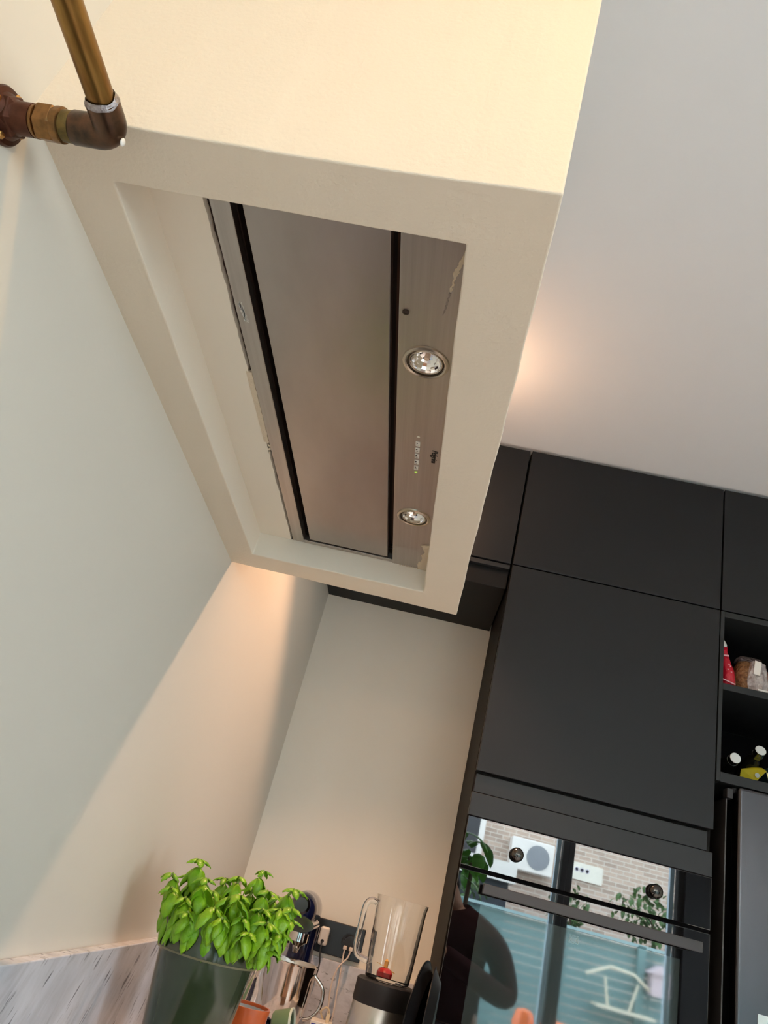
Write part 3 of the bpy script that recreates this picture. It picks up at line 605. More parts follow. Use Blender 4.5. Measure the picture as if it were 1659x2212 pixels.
m = MB(); m.lathe([(0.0, 0.0006), (0.006, 0.0006), (0.006, 0.0)], (0.868, 1.9905, 0.513), (0, -1, 0), 20); build(m, 'print', mat('grey_print', (0.35, 0.40, 0.38), 0.5), yp)
m = MB(); m.poly([(0.893, 1.994, 0.528), (0.8955, 1.994, 0.527), (0.906, 1.99, 0.4975), (0.899, 1.99, 0.4975)], (0, 0.003, 0.0)); build(m, 'folded_flap', mat('pale_yellow_paper', (0.75, 0.68, 0.35), 0.6), yp)
m = MB(); m.box(0.912, 0.960, 2.02, 2.075, 0.4975, 0.550)
tag(build(m, 'teal_packet', TEALB, bevel=0.004), 'dark teal packet behind the yellow packet on the lower shelf', 'packet')

# ------------------------------------------------------------------ sockets and cables on the back wall
sk = thing('socket_strip', 'black strip of wall sockets on the back wall beside the blender', 'socket', (-0.13, YB, -0.158))
m = MB(); m.box(-0.262, -0.031, YB - 0.011, YB - 0.0005, -0.1575, -0.0755); build(m, 'cover_plate', mat('socket_black', (0.010, 0.010, 0.012), 0.3), sk, bevel=0.002)
for sx0 in (-0.213, -0.142, -0.071):
    m = MB(); m.lathe([(0.0225, 0.0), (0.0225, 0.002), (0.0205, 0.002), (0.0200, 0.0005)], (sx0, YB - 0.0115, -0.1165), (0, -1, 0), 36); build(m, 'socket_well', BLACK, sk, smooth=True)
    m = MB()
    for s in (-1, 1): m.lathe([(0.0025, 0.0), (0.0025, 0.0028)], (sx0 + s * 0.0095, YB - 0.0115, -0.1165), (0, -1, 0), 12)
    build(m, 'contact_hole', mat('contact_grey', (0.10, 0.10, 0.10), 0.3), sk)
pc = thing('phone_charger', 'white plug-in charger in the middle socket with a thin black cable', 'charger', (-0.142, YB - 0.02, -0.14))
m = MB(); m.box(-0.154, -0.1285, YB - 0.048, YB - 0.0135, -0.1385, -0.0935, rot=(0, 0, 0)); build(m, 'body', WHITE, pc, bevel=0.006, seg=4)
m = MB(); m.lathe([(0.0045, 0.0), (0.0045, 0.006)], (-0.1415, YB - 0.048, -0.128), (0, -1, 0.0), 16); build(m, 'plug', BLACK, pc)
def cable(pts, n=40):
    P = [Vector(p) for p in pts]; out = []
    for i in range(len(P) - 1):
        p0, p1, p2, p3 = P[max(i - 1, 0)], P[i], P[i + 1], P[min(i + 2, len(P) - 1)]
        for k in range(n // (len(P) - 1)):
            t = k / (n // (len(P) - 1)); out.append(0.5 * ((2 * p1) + (-p0 + p2) * t + (2 * p0 - 5 * p1 + 4 * p2 - p3) * t * t + (-p0 + 3 * p1 - 3 * p2 + p3) * t ** 3))
    out.append(P[-1]); return out
m = MB(); m.tube(cable([(-0.1415, YB - 0.054, -0.128), (-0.1405, YB - 0.056, -0.150), (-0.134, YB - 0.045, -0.19), (-0.142, YB - 0.04, -0.24), (-0.155, YB - 0.05, -0.30), (-0.165, YB - 0.06, WT + 0.003)]), 0.0019, 10)
build(m, 'cord', mat('grey_cord', (0.05, 0.05, 0.05), 0.4), pc, smooth=True, ang=80)
uc = thing('usb_charger', 'black round charger with two pale cables in the right-hand socket', 'charger', (-0.071, YB - 0.02, -0.14))
m = MB(); m.lathe([(0.0185, 0.0), (0.0195, 0.012), (0.0175, 0.030), (0.0, 0.031)], (-0.066, YB - 0.0138, -0.1165), (0, -1, 0), 32); build(m, 'body', BLACK, uc, smooth=True)
for (px, dx) in ((-0.0765, 0), (-0.0600, 1)):
    m = MB(); m.box(px - 0.0052, px + 0.0052, YB - 0.064, YB - 0.045, -0.1330, -0.1235); pl = build(m, 'cable_plug', CABLE, uc, bevel=0.002)
    if dx: P = [(px, YB - 0.060, -0.132), (px - 0.004, YB - 0.064, -0.150), (-0.083, YB - 0.075, -0.178), (-0.089, YB - 0.08, -0.220), (-0.082, YB - 0.09, -0.27), (-0.080, YB - 0.10, -0.305), (-0.083, YB - 0.11, -0.335)]
    else: P = [(px, YB - 0.060, -0.132), (px + 0.0005, YB - 0.063, -0.152), (-0.073, YB - 0.07, -0.190), (-0.070, YB - 0.075, -0.235), (-0.067, YB - 0.085, -0.28), (-0.070, YB - 0.09, -0.335)]
    m = MB(); m.tube(cable(P, 48), 0.0021, 10); build(m, 'cord', CABLE, uc, smooth=True, ang=80)

# ------------------------------------------------------------------ blender
BX, BY = 0.043, 1.95
bl = thing('blender', 'countertop blender with a clear glass jug on a brushed steel motor base', 'blender', (BX, BY, WT))
m = MB(); m.lathe([(0.074, 0.0), (0.077, 0.008), (0.0765, 0.02), (0.0645, 0.166), (0.0635, 0.168)], (BX, BY, WT), seg=64); build(m, 'motor_base', STEEL3, bl, smooth=True)
m = MB(); m.lathe([(0.0655, 0.164), (0.0665, 0.166), (0.0655, 0.207), (0.060, 0.2105), (0.050, 0.2105), (0.0, 0.2095)], (BX, BY, WT), seg=64); build(m, 'collar', mat('soft_black', (0.018, 0.018, 0.021), 0.5), bl, smooth=True)
m = MB(); m.lathe([(0.0, 0.0), (0.0145, 0.0), (0.0145, 0.030), (0.0130, 0.038), (0.016, 0.044), (0.0165, 0.056), (0.015, 0.0575)], (BX - 0.078 - 0.0, BY - 0.005, WT + 0.078), (-1, -0.25, 0.0), 28)
kn = build(m, 'dial', BLACK, bl, smooth=True); m = MB(); m.lathe([(0.0168, 0.050), (0.0170, 0.056), (0.0150, 0.058)], (BX - 0.078, BY - 0.005, WT + 0.078), (-1, -0.25, 0.0), 28); build(m, 'dial_ring', mat('warm_ring', (0.8, 0.5, 0.35), 0.3, 1.0), kn, smooth=True)
jz = WT + 0.2110
m = MB()
outer = [(0.0, 0.0), (0.046, 0.0), (0.0505, 0.004), (0.0525, 0.03), (0.0560, 0.09), (0.0590, 0.150), (0.0620, 0.1660)]
inner = [(0.0600, 0.1660), (0.0565, 0.150), (0.0530, 0.09), (0.0495, 0.03), (0.046, 0.010), (0.0, 0.009)]
m.lathe(outer + inner, (BX, BY, jz), seg=64, cap=False); jug = build(m, 'glass_jug', GLASSJ, bl, smooth=True, ang=50)
m = MB(); hy = BY - 0.012; hxx = BX - 0.0555
m.tube(cable([(hxx + 0.002, hy, jz + 0.146), (hxx - 0.014, hy, jz + 0.150), (hxx - 0.026, hy - 0.001, jz + 0.138), (hxx - 0.028, hy - 0.002, jz + 0.10), (hxx - 0.028, hy - 0.002, jz + 0.055), (hxx - 0.022, hy - 0.001, jz + 0.038), (hxx - 0.008, hy, jz + 0.032), (hxx + 0.006, hy, jz + 0.030)], 48), 0.0068, 16)
build(m, 'handle', GLASSJ, jug, smooth=True, ang=80)
m = MB(); m.lathe([(0.0, 0.0), (0.017, 0.0), (0.018, 0.008), (0.014, 0.013), (0.009, 0.015), (0.0, 0.015)], (BX - 0.008, BY - 0.005, jz + 0.0100), seg=24); build(m, 'blade_hub', RED, bl, smooth=True)
m = MB(); m.lathe([(0.0, 0.0), (0.0045, 0.0), (0.0050, 0.013), (0.0, 0.018)], (BX - 0.008, BY - 0.005, jz + 0.0252), seg=16); m.box(BX - 0.03, BX + 0.015, BY - 0.010, BY, jz + 0.0255, jz + 0.0265, rot=(0, 0.25, 0.3)); build(m, 'blade', AMBER, bl, smooth=True)  # coloured as the yellowish highlight above the hub

# ------------------------------------------------------------------ black trays between the blender and the oven tower
def tray(cx, cy, r, rz, ry, label, depth=0.016):
    t = MB(); t.lathe([(0.0, 0.0), (r * 0.80, 0.0), (r * 0.97, -depth), (r, -depth), (r, -depth - 0.002), (r * 0.985, -depth - 0.002), (r * 0.82, -0.002), (0.0, -0.002)], (0, 0, 0), (1, 0, 0), 72)
    M = Matrix.Translation((cx, cy, WT + r * math.cos(ry) + 0.0015)) @ Euler((0, ry, rz)).to_matrix().to_4x4()
    bmesh.ops.transform(t.bm, matrix=M, verts=t.bm.verts[:])
    return tag(build(t, 'round_tray', mat('black_lacquer', (0.006, 0.006, 0.007), 0.4, spec=0.15), None, smooth=True, ang=25), label, 'tray')
tray(0.128, 1.80, 0.139, math.radians(-13), math.radians(2), 'round black tray standing on edge, the one nearer the blender')
tray(0.149, 1.80, 0.136, math.radians(-6), math.radians(1), 'round black tray standing on edge, the one nearer the oven')

# ------------------------------------------------------------------ stand mixer
MX, MY = -0.187, 2.12
mx = thing('stand_mixer', 'navy blue stand mixer with a polished steel bowl behind the basil', 'mixer', (MX, MY + 0.05, WT))
m = MB(); m.box(MX - 0.055, MX + 0.055, MY - 0.07, MY + 0.19, WT, WT + 0.058); build(m, 'base', NAVY, mx, bevel=0.01, seg=4)
m = loft([sring(MX, MY + 0.13, z, rx, ry, p=2.5) for z, rx, ry in ((WT + 0.02, 0.045, 0.05), (WT + 0.10, 0.036, 0.040), (WT + 0.20, 0.034, 0.038), (-0.095, 0.036, 0.045))]); build(m, 'column', NAVY, mx, smooth=True, ang=60)
rings = []
for k in range(15):
    t = k / 14; y = MY - 0.085 + 0.285 * t; s = max(0.02, math.sin(math.pi * min(1, 0.10 + 0.80 * t)) ** 0.45) if 0 < t < 1 else 0.35
    s = {0: 0.30, 1: 0.72, 2: 0.90}.get(k, s)
    rings.append([(MX - 0.006 + 0.040 * s * math.cos(2 * math.pi * j / 28), y, -0.062 + 0.046 * s * math.sin(2 * math.pi * j / 28)) for j in range(28)])
m = loft(rings); build(m, 'motor_head', NAVY, mx, smooth=True, ang=60)
rb = [[(MX - 0.006 + 0.0415 * math.cos(2 * math.pi * j / 28), y, -0.090 + 0.0425 * math.sin(2 * math.pi * j / 28) * 0.42) for j in range(28)] for y in (MY - 0.082, MY - 0.075, MY + 0.10)]
m = loft(rb); bd = build(m, 'trim_band', STEEL2, mx, smooth=True, ang=50)
m = MB(); m.lathe([(0.021, 0.0), (0.021, 0.016), (0.016, 0.022), (0.0, 0.022)], (MX - 0.006, MY - 0.078, -0.05), (0, -1, 0), 28); build(m, 'attachment_hub', mat('dark_chrome2', (0.15, 0.15, 0.17), 0.2, 1.0), mx, smooth=True)
m = MB(); m.lathe([(0.024, 0.0), (0.024, 0.020), (0.010, 0.030), (0.006, 0.045)], (MX, MY - 0.02, -0.110), (0, 0, -1), 28); build(m, 'beater_shaft', STEEL2, mx, smooth=True)
m = MB(); m.lathe([(0.0, 0.0), (0.034, 0.0), (0.050, 0.009), (0.058, 0.028), (0.0620, 0.060), (0.0645, 0.122), (0.0665, 0.1275), (0.0650, 0.1285), (0.0625, 0.122), (0.0600, 0.060), (0.056, 0.030), (0.048, 0.012), (0.0, 0.004)], (MX, MY - 0.02, WT + 0.0590), seg=64, cap=False)
bw = build(m, 'mixing_bowl', STEEL2, mx, smooth=True, ang=50)
P = [(MX + 0.0615, MY - 0.03, WT + 0.172), (MX + 0.0660, MY - 0.03, WT + 0.168), (MX + 0.080, MY - 0.03, WT + 0.158), (MX + 0.0900, MY - 0.03, WT + 0.146), (MX + 0.0930, MY - 0.03, WT + 0.122), (MX + 0.0870, MY - 0.03, WT + 0.100), (MX + 0.072, MY - 0.03, WT + 0.085), (MX + 0.059, MY - 0.03, WT + 0.080)]
m = MB(); m.tube(cable(P, 42), 0.0042, 12); build(m, 'bowl_handle', STEEL2, bw, smooth=True, ang=80)

# ------------------------------------------------------------------ crockery and small things at the bottom edge
def cup(name, label, cat, x, y, r0, r1, h, mo, mi, z=None, handle=None, rimm=None):
    z = WT if z is None else z
    t = thing(name, label, cat, (x, y, z))
    m = MB(); m.lathe([(0.0, 0.0), (r0 * 0.9, 0.0), (r0, 0.004), (r1, h), (r1 - 0.003, h)], (x, y, z + 0.0005), seg=48, cap=False); build(m, 'body', mo, t, smooth=True, ang=50)
    m = MB(); m.lathe([(r1 - 0.003, h), (r0 - 0.003, 0.008), (0.0, 0.006)], (x, y, z + 0.0005), seg=48, cap=False); build(m, 'inside', mi, t, smooth=True)
    if rimm: m = MB(); m.lathe([(r1 + 0.0005, h - 0.006), (r1 + 0.0008, h + 0.001), (r1 - 0.0035, h + 0.001), (r1 - 0.0035, h - 0.004)], (x, y, z + 0.0005), seg=48, cap=False); build(m, 'rim', rimm, t, smooth=True)
    if handle:
        m = MB(); m.tube(cable([(x + handle[0] * r1, y + handle[1] * r1, z + h * 0.8), (x + handle[0] * (r1 + 0.026), y + handle[1] * (r1 + 0.026), z + h * 0.72), (x + handle[0] * (r1 + 0.024), y + handle[1] * (r1 + 0.024), z + h * 0.32), (x + handle[0] * r0, y + handle[1] * r0, z + h * 0.2)], 30), 0.004, 10); build(m, 'handle', mo, t, smooth=True, ang=80)
    return t
cup('orange_mug', 'orange glazed mug with a pale grey inside, right of the basil pot', 'mug', -0.188, 1.50, 0.032, 0.0385, 0.100, ORANGE, INWHITE, z=WT + 0.056, rimm=ORANGE)
m = MB(); m.box(-0.262, -0.12, 1.45, 1.63, WT, WT + 0.0555)
tag(build(m, 'storage_tin', mat('black_tin', (0.02, 0.02, 0.022), 0.3), bevel=0.006), 'low black tin under the orange mug', 'tin')
gbk = thing('green_cup', 'sage green cup with a pale rim lying on its side before the steel bowl', 'cup', (-0.150, 1.81, WT + 0.06))
cdir = Vector((1.0, -0.10, 0.22)).normalized(); cb = Vector((-0.168, 1.81, WT + 0.096))
m = MB(); m.lathe([(0.0, 0.0), (0.020, 0.0), (0.024, 0.004), (0.029, 0.040), (0.0275, 0.040)], cb, cdir, 40, cap=False); build(m, 'body', GREENC, gbk, smooth=True, ang=50)
m = MB(); m.lathe([(0.0275, 0.040), (0.0225, 0.008), (0.0, 0.006)], cb, cdir, 40, cap=False); build(m, 'inside', mat('deep_sage', (0.07, 0.12, 0.06), 0.3), gbk, smooth=True)
m = MB(); m.lathe([(0.0290, 0.037), (0.0297, 0.0415), (0.0265, 0.0415), (0.0265, 0.038)], cb, cdir, 40, cap=False); build(m, 'rim', CREAMG, gbk, smooth=True)
m = MB(); m.box(-0.185, -0.105, 1.775, 1.85, WT, WT + 0.066)
tag(build(m, 'wooden_block', mat('pale_wood', (0.5, 0.3, 0.18), 0.6, var=0.3, vscale=6, stretch=(1, 8, 8)), bevel=0.003), 'pale wooden block under the green cup', 'block')
gb = thing('oil_bottle', 'clear glass bottle of yellow oil beside the basil pot', 'bottle', (-0.205, 1.66, WT))
m = MB(); m.lathe([(0.0, 0.0), (0.020, 0.0), (0.022, 0.004), (0.022, 0.135), (0.017, 0.160), (0.010, 0.185), (0.009, 0.215), (0.011, 0.2155), (0.011, 0.222), (0.0, 0.222)], (-0.205, 1.66, WT + 0.0005), seg=36); build(m, 'glass', GLASS, gb, smooth=True)
m = MB(); m.lathe([(0.0, 0.004), (0.0195, 0.004), (0.0195, 0.130), (0.0, 0.130)], (-0.205, 1.66, WT), seg=36); build(m, 'oil', mat('olive_oil', (0.35, 0.26, 0.03), 0.2), gb, smooth=True)
pb = thing('medicine_box', 'small white box with a blue print standing by the pale cables', 'box', (-0.085, 1.98, WT))
m = MB(); m.box(-0.104, -0.056, 1.990, 2.040, WT + 0.0005, WT + 0.098); build(m, 'box', WHITE, pb, bevel=0.001)
m = MB(); m.box(-0.101, -0.090, 1.9893, 1.990, WT + 0.087, WT + 0.093); build(m, 'print', mat('blue_print', (0.03, 0.05, 0.4), 0.5), pb)
m = MB(); m.tube(cable([(-0.080, 2.03, WT + 0.1005), (-0.087, 2.015, WT + 0.115), (-0.077, 2.005, WT + 0.126), (-0.068, 2.01, WT + 0.120), (-0.072, 2.015, WT + 0.106), (-0.064, 2.02, WT + 0.1005)], 40), 0.002, 10); m.box(-0.072, -0.064, 2.002, 2.010, WT + 0.0985, WT + 0.116)
tag(build(m, 'cable_bundle', mat('cream_cord', (0.75, 0.62, 0.42), 0.5), smooth=True, ang=60), 'loop of cream cable on top of the small white box', 'cable')

# ------------------------------------------------------------------ potted basil
PX, PY = -0.2520, 1.345
PZT = -0.098
pb_z = WT
bp = thing('potted_basil', 'bushy green basil plant in a glazed dark green pot at the left end', 'plant', (PX, PY, pb_z))
m = MB(); m.lathe([(0.0, 0.0), (0.046, 0.0), (0.050, 0.004), (0.076, 0.222), (0.0775, 0.2225), (0.0805, 0.225), (0.0835, 0.262), (0.0825, 0.2645), (0.0790, 0.2645), (0.0755, 0.245), (0.072, 0.240)], (PX, PY, pb_z + 0.0005), seg=80, cap=False)
pot = build(m, 'pot', GREENPOT, bp, smooth=True, ang=40)
m = MB(); m.lathe([(0.0765, 0.2225), (0.0805, 0.2222), (0.0812, 0.2250), (0.0768, 0.2235)], (PX, PY, pb_z + 0.0005), seg=80, cap=False); o = build(m, 'rim_edge', mat('worn_glaze_edge', (0.20, 0.18, 0.10), 0.3), pot, smooth=True)
m = MB(); m.lathe([(0.0, 0.240), (0.073, 0.236)], (PX, PY, pb_z), seg=40, cap=False); build(m, 'soil', SOIL, bp)
random.seed(21)
leaf_bm = MB(); stem_bm = MB()
def leaf(bm, base, az, droop, L, W, cup_=0.35, roll=0.0):
    """a cupped basil leaf: base point, heading az, starting pitch droop (rad, + is down)"""
    nu, nv = 7, 6; G = []
    d = Vector((math.cos(az), math.sin(az), 0)); s = Vector((-math.sin(az), math.cos(az), 0)); up_ = Vector((0, 0, 1))
    p = Vector(base); ang = droop
    for i in range(nu + 1):
        t = i / nu
        wid = W * (math.sin(math.pi * t ** 0.80) ** 0.55) if 0 < t < 1 else W * 0.06
        fwd = d * math.cos(ang) - up_ * math.sin(ang); nrm = d * math.sin(ang) + up_ * math.cos(ang)
        row = []
        for j in range(nv + 1):
            v = -1 + 2 * j / nv
            off = s * (v * wid * 0.5 * math.cos(cup_ * abs(v))) - nrm * (abs(v) ** 1.7 * wid * 0.5 * cup_ * 0.8) + nrm * (0.0035 * (1 - abs(v)) * math.sin(math.pi * t) * -0.4 + 0.0012 * math.sin(t * 16) * abs(v))
            row.append(bm.verts.new(p + off))
        G.append(row)
        p = p + fwd * (L / nu); ang += 1.45 / nu
    for i in range(nu):
        for j in range(nv):
            try: bm.faces.new((G[i][j], G[i + 1][j], G[i + 1][j + 1], G[i][j + 1]))
            except ValueError: pass
def sprig(x, y, z, lean, size=1.0, tiers=3, zb=None):
    zb = zb if zb is not None else pb_z + 0.238
    b = Vector((PX + (x - PX) * 0.45, PY + (y - PY) * 0.45, zb)); t = Vector((x, y, z))
    P = cable([b, b.lerp(t, 0.5) + Vector((0, 0, 0.01)), t], 12); stem_bm.tube(P, 0.0021, 8)
    a0 = random.uniform(0, 6.28)
    for k in range(tiers):
        q = P[max(0, len(P) - 1 - int(k * 2.6))]; sz = (0.52, 0.95, 1.0, 0.9)[k] * size; n = (4, 3, 3, 3)[k]
        for j in range(n):
            a = a0 + k * 1.2 + 2 * math.pi * j / n + random.uniform(-0.3, 0.3)
            dr_ = (0.15 + 0.30 * k) + random.uniform(-0.15, 0.35)
            base = q + Vector((math.cos(a), math.sin(a), 0)) * 0.003
            leaf(leaf_bm.bm, base, a, dr_ + (0.15 if k else -0.3), 0.046 * sz * random.uniform(0.85, 1.15), 0.032 * sz * random.uniform(0.85, 1.15), random.uniform(0.55, 0.95))
tops = [(-0.138, 1.30, -0.040, 1.0), (-0.142, 1.285, -0.075, 0.95), (-0.150, 1.275, -0.10, 0.8)] + [(x + 0.013, y, z + 0.004, s_ * 1.0) for (x, y, z, s_) in [(-0.322, 1.33, -0.013, 1.05), (-0.250, 1.34, -0.022, 1.0), (-0.215, 1.345, -0.004, 0.8), (-0.295, 1.30, -0.036, 1.0), (-0.352, 1.31, -0.042, 0.95), (-0.338, 1.28, -0.060, 0.9),
        (-0.195, 1.31, -0.030, 1.05), (-0.157, 1.33, -0.018, 1.1), (-0.275, 1.29, -0.050, 1.0), (-0.232, 1.28, -0.045, 1.0), (-0.19, 1.28, -0.055, 1.0), (-0.165, 1.29, -0.05, 1.0),
        (-0.31, 1.27, -0.068, 0.95), (-0.26, 1.265, -0.070, 0.95), (-0.215, 1.262, -0.072, 1.0), (-0.175, 1.265, -0.070, 1.0), (-0.150, 1.31, -0.060, 1.0),
        (-0.33, 1.36, -0.040, 1.0), (-0.28, 1.38, -0.030, 1.0), (-0.23, 1.39, -0.035, 1.0), (-0.185, 1.38, -0.035, 1.0), (-0.355, 1.35, -0.065, 0.9),
        (-0.296, 1.255, -0.085, 0.85), (-0.198, 1.252, -0.088, 0.9), (-0.165, 1.268, -0.090, 0.9), (-0.243, 1.255, -0.080, 0.9)]]
for (x, y, z, s) in tops: sprig(x, y, z, 0, s, 3)
for k in range(70):
    a = random.uniform(0, 6.28); r = 0.085 * math.sqrt(random.random()); x = PX + r * math.cos(a); y = PY - 0.01 + r * math.sin(a)
    leaf(leaf_bm.bm, (x, y, random.uniform(-0.085, -0.045)), random.uniform(0, 6.28), random.uniform(0.1, 1.0), random.uniform(0.034, 0.046), random.uniform(0.024, 0.032), random.uniform(0.5, 0.9))
for k in range(34):   # leaves hanging over the rim
    a = math.radians(random.uniform(190, 360)); r = 0.080; x = PX + r * math.cos(a); y = PY + r * math.sin(a)
    leaf(leaf_bm.bm, (x, y, random.uniform(-0.100, -0.070)), a + random.uniform(-0.5, 0.5), random.uniform(0.5, 1.1), random.uniform(0.036, 0.046), random.uniform(0.026, 0.032), random.uniform(0.5, 0.9))
lf = build(leaf_bm, 'foliage', LEAF, bp, smooth=False)
for p in lf.data.polygons: p.use_smooth = True
so = lf.modifiers.new('thick', 'SOLIDIFY'); so.thickness = 0.0004
build(stem_bm, 'stems', STEM, bp, smooth=True, ang=80)

# ------------------------------------------------------------------ ceiling spotlights, two of them added as fill
def ceiling_lamp(x, y, label, col, power, glow, cone, tilt=(0, 0, 0), blend=0.9, drop=0.0):
    t = thing('ceiling_spotlight', label, 'ceiling light', (x, y, ZC - 0.06 - drop))
    m = MB(); m.lathe([(0.0, 0.0), (0.036, 0.0), (0.037, -0.004), (0.034, -0.012), (0.012, -0.014)], (x, y, ZC - 0.0005), seg=40, cap=False); build(m, 'ceiling_rose', WHITE, t, smooth=True)
    m = MB(); m.lathe([(0.008, -0.012), (0.008, -0.022 - drop)], (x, y, ZC), seg=20); build(m, 'lamp_holder', WHITE, t, smooth=True)
    m = MB(); m.lathe([(0.0, -0.068), (0.014, -0.065), (0.024, -0.054), (0.026, -0.044), (0.020, -0.032), (0.010, -0.022)], (x, y, ZC - drop), seg=32, cap=False); build(m, 'bulb', LITBULB, t, smooth=True)
    l = bpy.data.lights.new('spot', 'SPOT'); l.energy = power; l.color = col; l.spot_size = math.radians(cone); l.spot_blend = blend; l.shadow_soft_size = 0.022 if drop else 0.010
    o = bpy.data.objects.new('spot', l); o.parent = t; o.location = (0, 0, -0.012); o.rotation_euler = tilt; COL.objects.link(o)
    if glow:
        l = bpy.data.lights.new('glow', 'POINT'); l.energy = glow; l.color = col; l.shadow_soft_size = 0.03
        o = bpy.data.objects.new('glow', l); o.parent = t; o.location = (0, 0, -0.012 - 0.032); COL.objects.link(o)
    return t
ceiling_lamp(-0.055, 1.600, 'small ceiling lamp between the boxing and the black cabinets', WARM_A, LAMP_A, GLOW_A, 80, blend=0.45, drop=0.06)
ceiling_lamp(0.16, -0.19, 'ceiling lamp on the near side of the boxing', WARM_B, LAMP_B, 0.35, 150)

ceiling_lamp(1.05, 1.00, 'added fill lamp over the kitchen aisle, the one nearer the fridge', WARM_C, FILL_LAMP_C, 0, 74)  # unseen lamp, added to brighten ceiling and back wall by bounce
ceiling_lamp(1.05, -0.25, 'added fill lamp over the kitchen aisle, the one nearer the garden doors', WARM_C, FILL_LAMP_C * 0.6, 0, 74)  # second added lamp, also out of view

# ------------------------------------------------------------------ garden, seen in the oven glass
m = MB(); m.box(-9, 12, -14, YW - 0.2, ZF - 0.15, ZF - 0.05); struct('floor_terrace', m, mat('terrace_paving', (0.30, 0.28, 0.26), 0.9, var=0.2), 'paved terrace outside')
FY = -5.4
fe = thing('garden_fence', 'teal painted timber garden fence', 'fence', (2, FY, ZF))
for k in range(17):
    z = ZF + 0.03 + k * 0.088; m = MB(); m.box(-3.2, 7.0, FY - 0.012, FY + 0.012, z, z + 0.080); build(m, 'fence_board', TEAL, fe)
for k in range(6): m = MB(); m.box(-3.2 + k * 2, -3.12 + k * 2, FY + 0.012, FY + 0.08, ZF, ZF + 1.55); build(m, 'fence_post', TEAL, fe)
m = MB(); m.box(-3.2, 7.0, FY - 0.05, FY + 0.07, ZF + 1.53, ZF + 1.56); build(m, 'fence_cap', mat('pale_teal', (0.35, 0.5, 0.5), 0.6), fe)
hs = thing('brick_house', 'brick house beyond the garden fence', 'house', (2, -10, ZF))
m = MB(); m.box(-4.5, 9, -10.4, -10, ZF, 5.0); build(m, 'brick_wall', BRICK, hs)
for (x0, x1, z0, z1) in ((0.55, 1.45, 0.95, 2.6), (5.6, 6.8, 0.8, 2.2)):
    m = MB(); m.box(x0, x1, -10.0, -9.93, z0, z1); wf = build(m, 'window', WHITE, hs); m = MB(); m.box(x0 + 0.1, (x0 + x1) / 2 - 0.04, -9.94, -9.92, z0 + 0.1, z1 - 0.1); m.box((x0 + x1) / 2 + 0.04, x1 - 0.1, -9.94, -9.92, z0 + 0.1, z1 - 0.1); build(m, 'pane', BLACKF, wf)
ac = thing('air_conditioner', 'white air conditioning unit on the brick house', 'air conditioner', (2.2, -9.8, 1.0))
m = MB(); m.box(1.90, 2.62, -9.95, -9.65, 1.02, 1.52); build(m, 'casing', WHITE, ac, bevel=0.02)
m = MB(); m.lathe([(0.19, 0.0), (0.19, 0.01), (0.0, 0.012)], (2.36, -9.65, 1.27), (0, 1, 0), 32); build(m, 'fan_grille', mat('grille_grey', (0.25, 0.26, 0.28), 0.5), ac)
bn = MB(); bn.box(2.80, 3.52, -9.99, -9.96, 1.13, 1.40); bo = tag(build(bn, 'house_sign', mat('cream_sign', (0.85, 0.80, 0.68), 0.6)), 'pale rectangular sign on the brick wall', 'sign')
m = MB()
for k in range(3): m.lathe([(0.035, 0.0), (0.035, 0.006), (0.024, 0.006), (0.024, 0.0)], (3.08 + k * 0.09, -9.96, 1.29), (0, 1, 0), 18)
build(m, 'sign_rings', mat('lilac_print', (0.55, 0.50, 0.62), 0.6), bo)
sh = thing('garden_shed', 'flat-roofed shed with a white fascia behind the fence', 'shed', (-0.4, -7.4, ZF))
m = MB(); m.box(-3.2, 1.55, -8.6, -6.9, ZF, 0.62); build(m, 'walls', mat('shed_dark', (0.03, 0.035, 0.045), 0.6), sh)
m = MB(); m.box(-3.3, 1.62, -8.7, -6.8, 0.62, 0.86); build(m, 'fascia', WHITE, sh)
def bush(name, label, c, r, n, lm, cat='shrub', ls=0.10, seed=1, parent=None):
    random.seed(seed); m = MB()
    for k in range(n):
        a, b = random.uniform(0, 6.28), random.uniform(-1, 1); q = random.random() ** 0.4; s = math.sqrt(1 - b * b)
        p = Vector((c[0] + r[0] * q * s * math.cos(a), c[1] + r[1] * q * s * math.sin(a), c[2] + r[2] * q * b))
        leaf(m.bm, p, random.uniform(0, 6.28), random.uniform(-0.4, 1.0), ls * random.uniform(0.6, 1.2), ls * 0.5, 0.3)
    t = thing(name, label, cat, (c[0], c[1], c[2] - r[2] - 0.05)); build(m, 'foliage', lm, t)
    m = MB(); m.tube([(c[0], c[1], ZF - 0.05), (c[0] + 0.05, c[1], c[2] - r[2] * 0.5), (c[0], c[1], c[2])], [0.02, 0.015, 0.006], 8); build(m, 'stem', mat('twig', (0.12, 0.08, 0.05), 0.8), t); return t
LV = mat('garden_leaf', (0.07, 0.15, 0.03), 0.6, var=0.4, vscale=4); LV2 = mat('house_plant_leaf', (0.10, 0.42, 0.03), 0.35)
bush('climbing_shrub', 'loose green climbing shrub above the fence, taller one', (3.05, -5.8, 0.62), (0.45, 0.2, 0.36), 240, LV, seed=3)
bush('climbing_shrub', 'loose green climbing shrub above the fence, lower one by the mullion', (2.1, -5.8, 0.50), (0.28, 0.2, 0.25), 110, LV, seed=4)
bush('climbing_shrub', 'small green shrub above the fence at the far left', (0.9, -5.8, 0.42), (0.3, 0.2, 0.14), 70, LV, seed=5)
t = bush('house_plant', 'broad-leaved green house plant beside the garden door', (0.50, -1.75, 0.44), (0.16, 0.14, 0.16), 26, LV2, cat='plant', ls=0.20, seed=6)
m = MB(); m.lathe([(0.0, 0), (0.11, 0), (0.14, 0.26), (0.13, 0.26), (0.12, 0.24), (0, 0.24)], (0.50, -1.75, ZF), seg=32, cap=False); build(m, 'pot', WHITE, t, smooth=True)
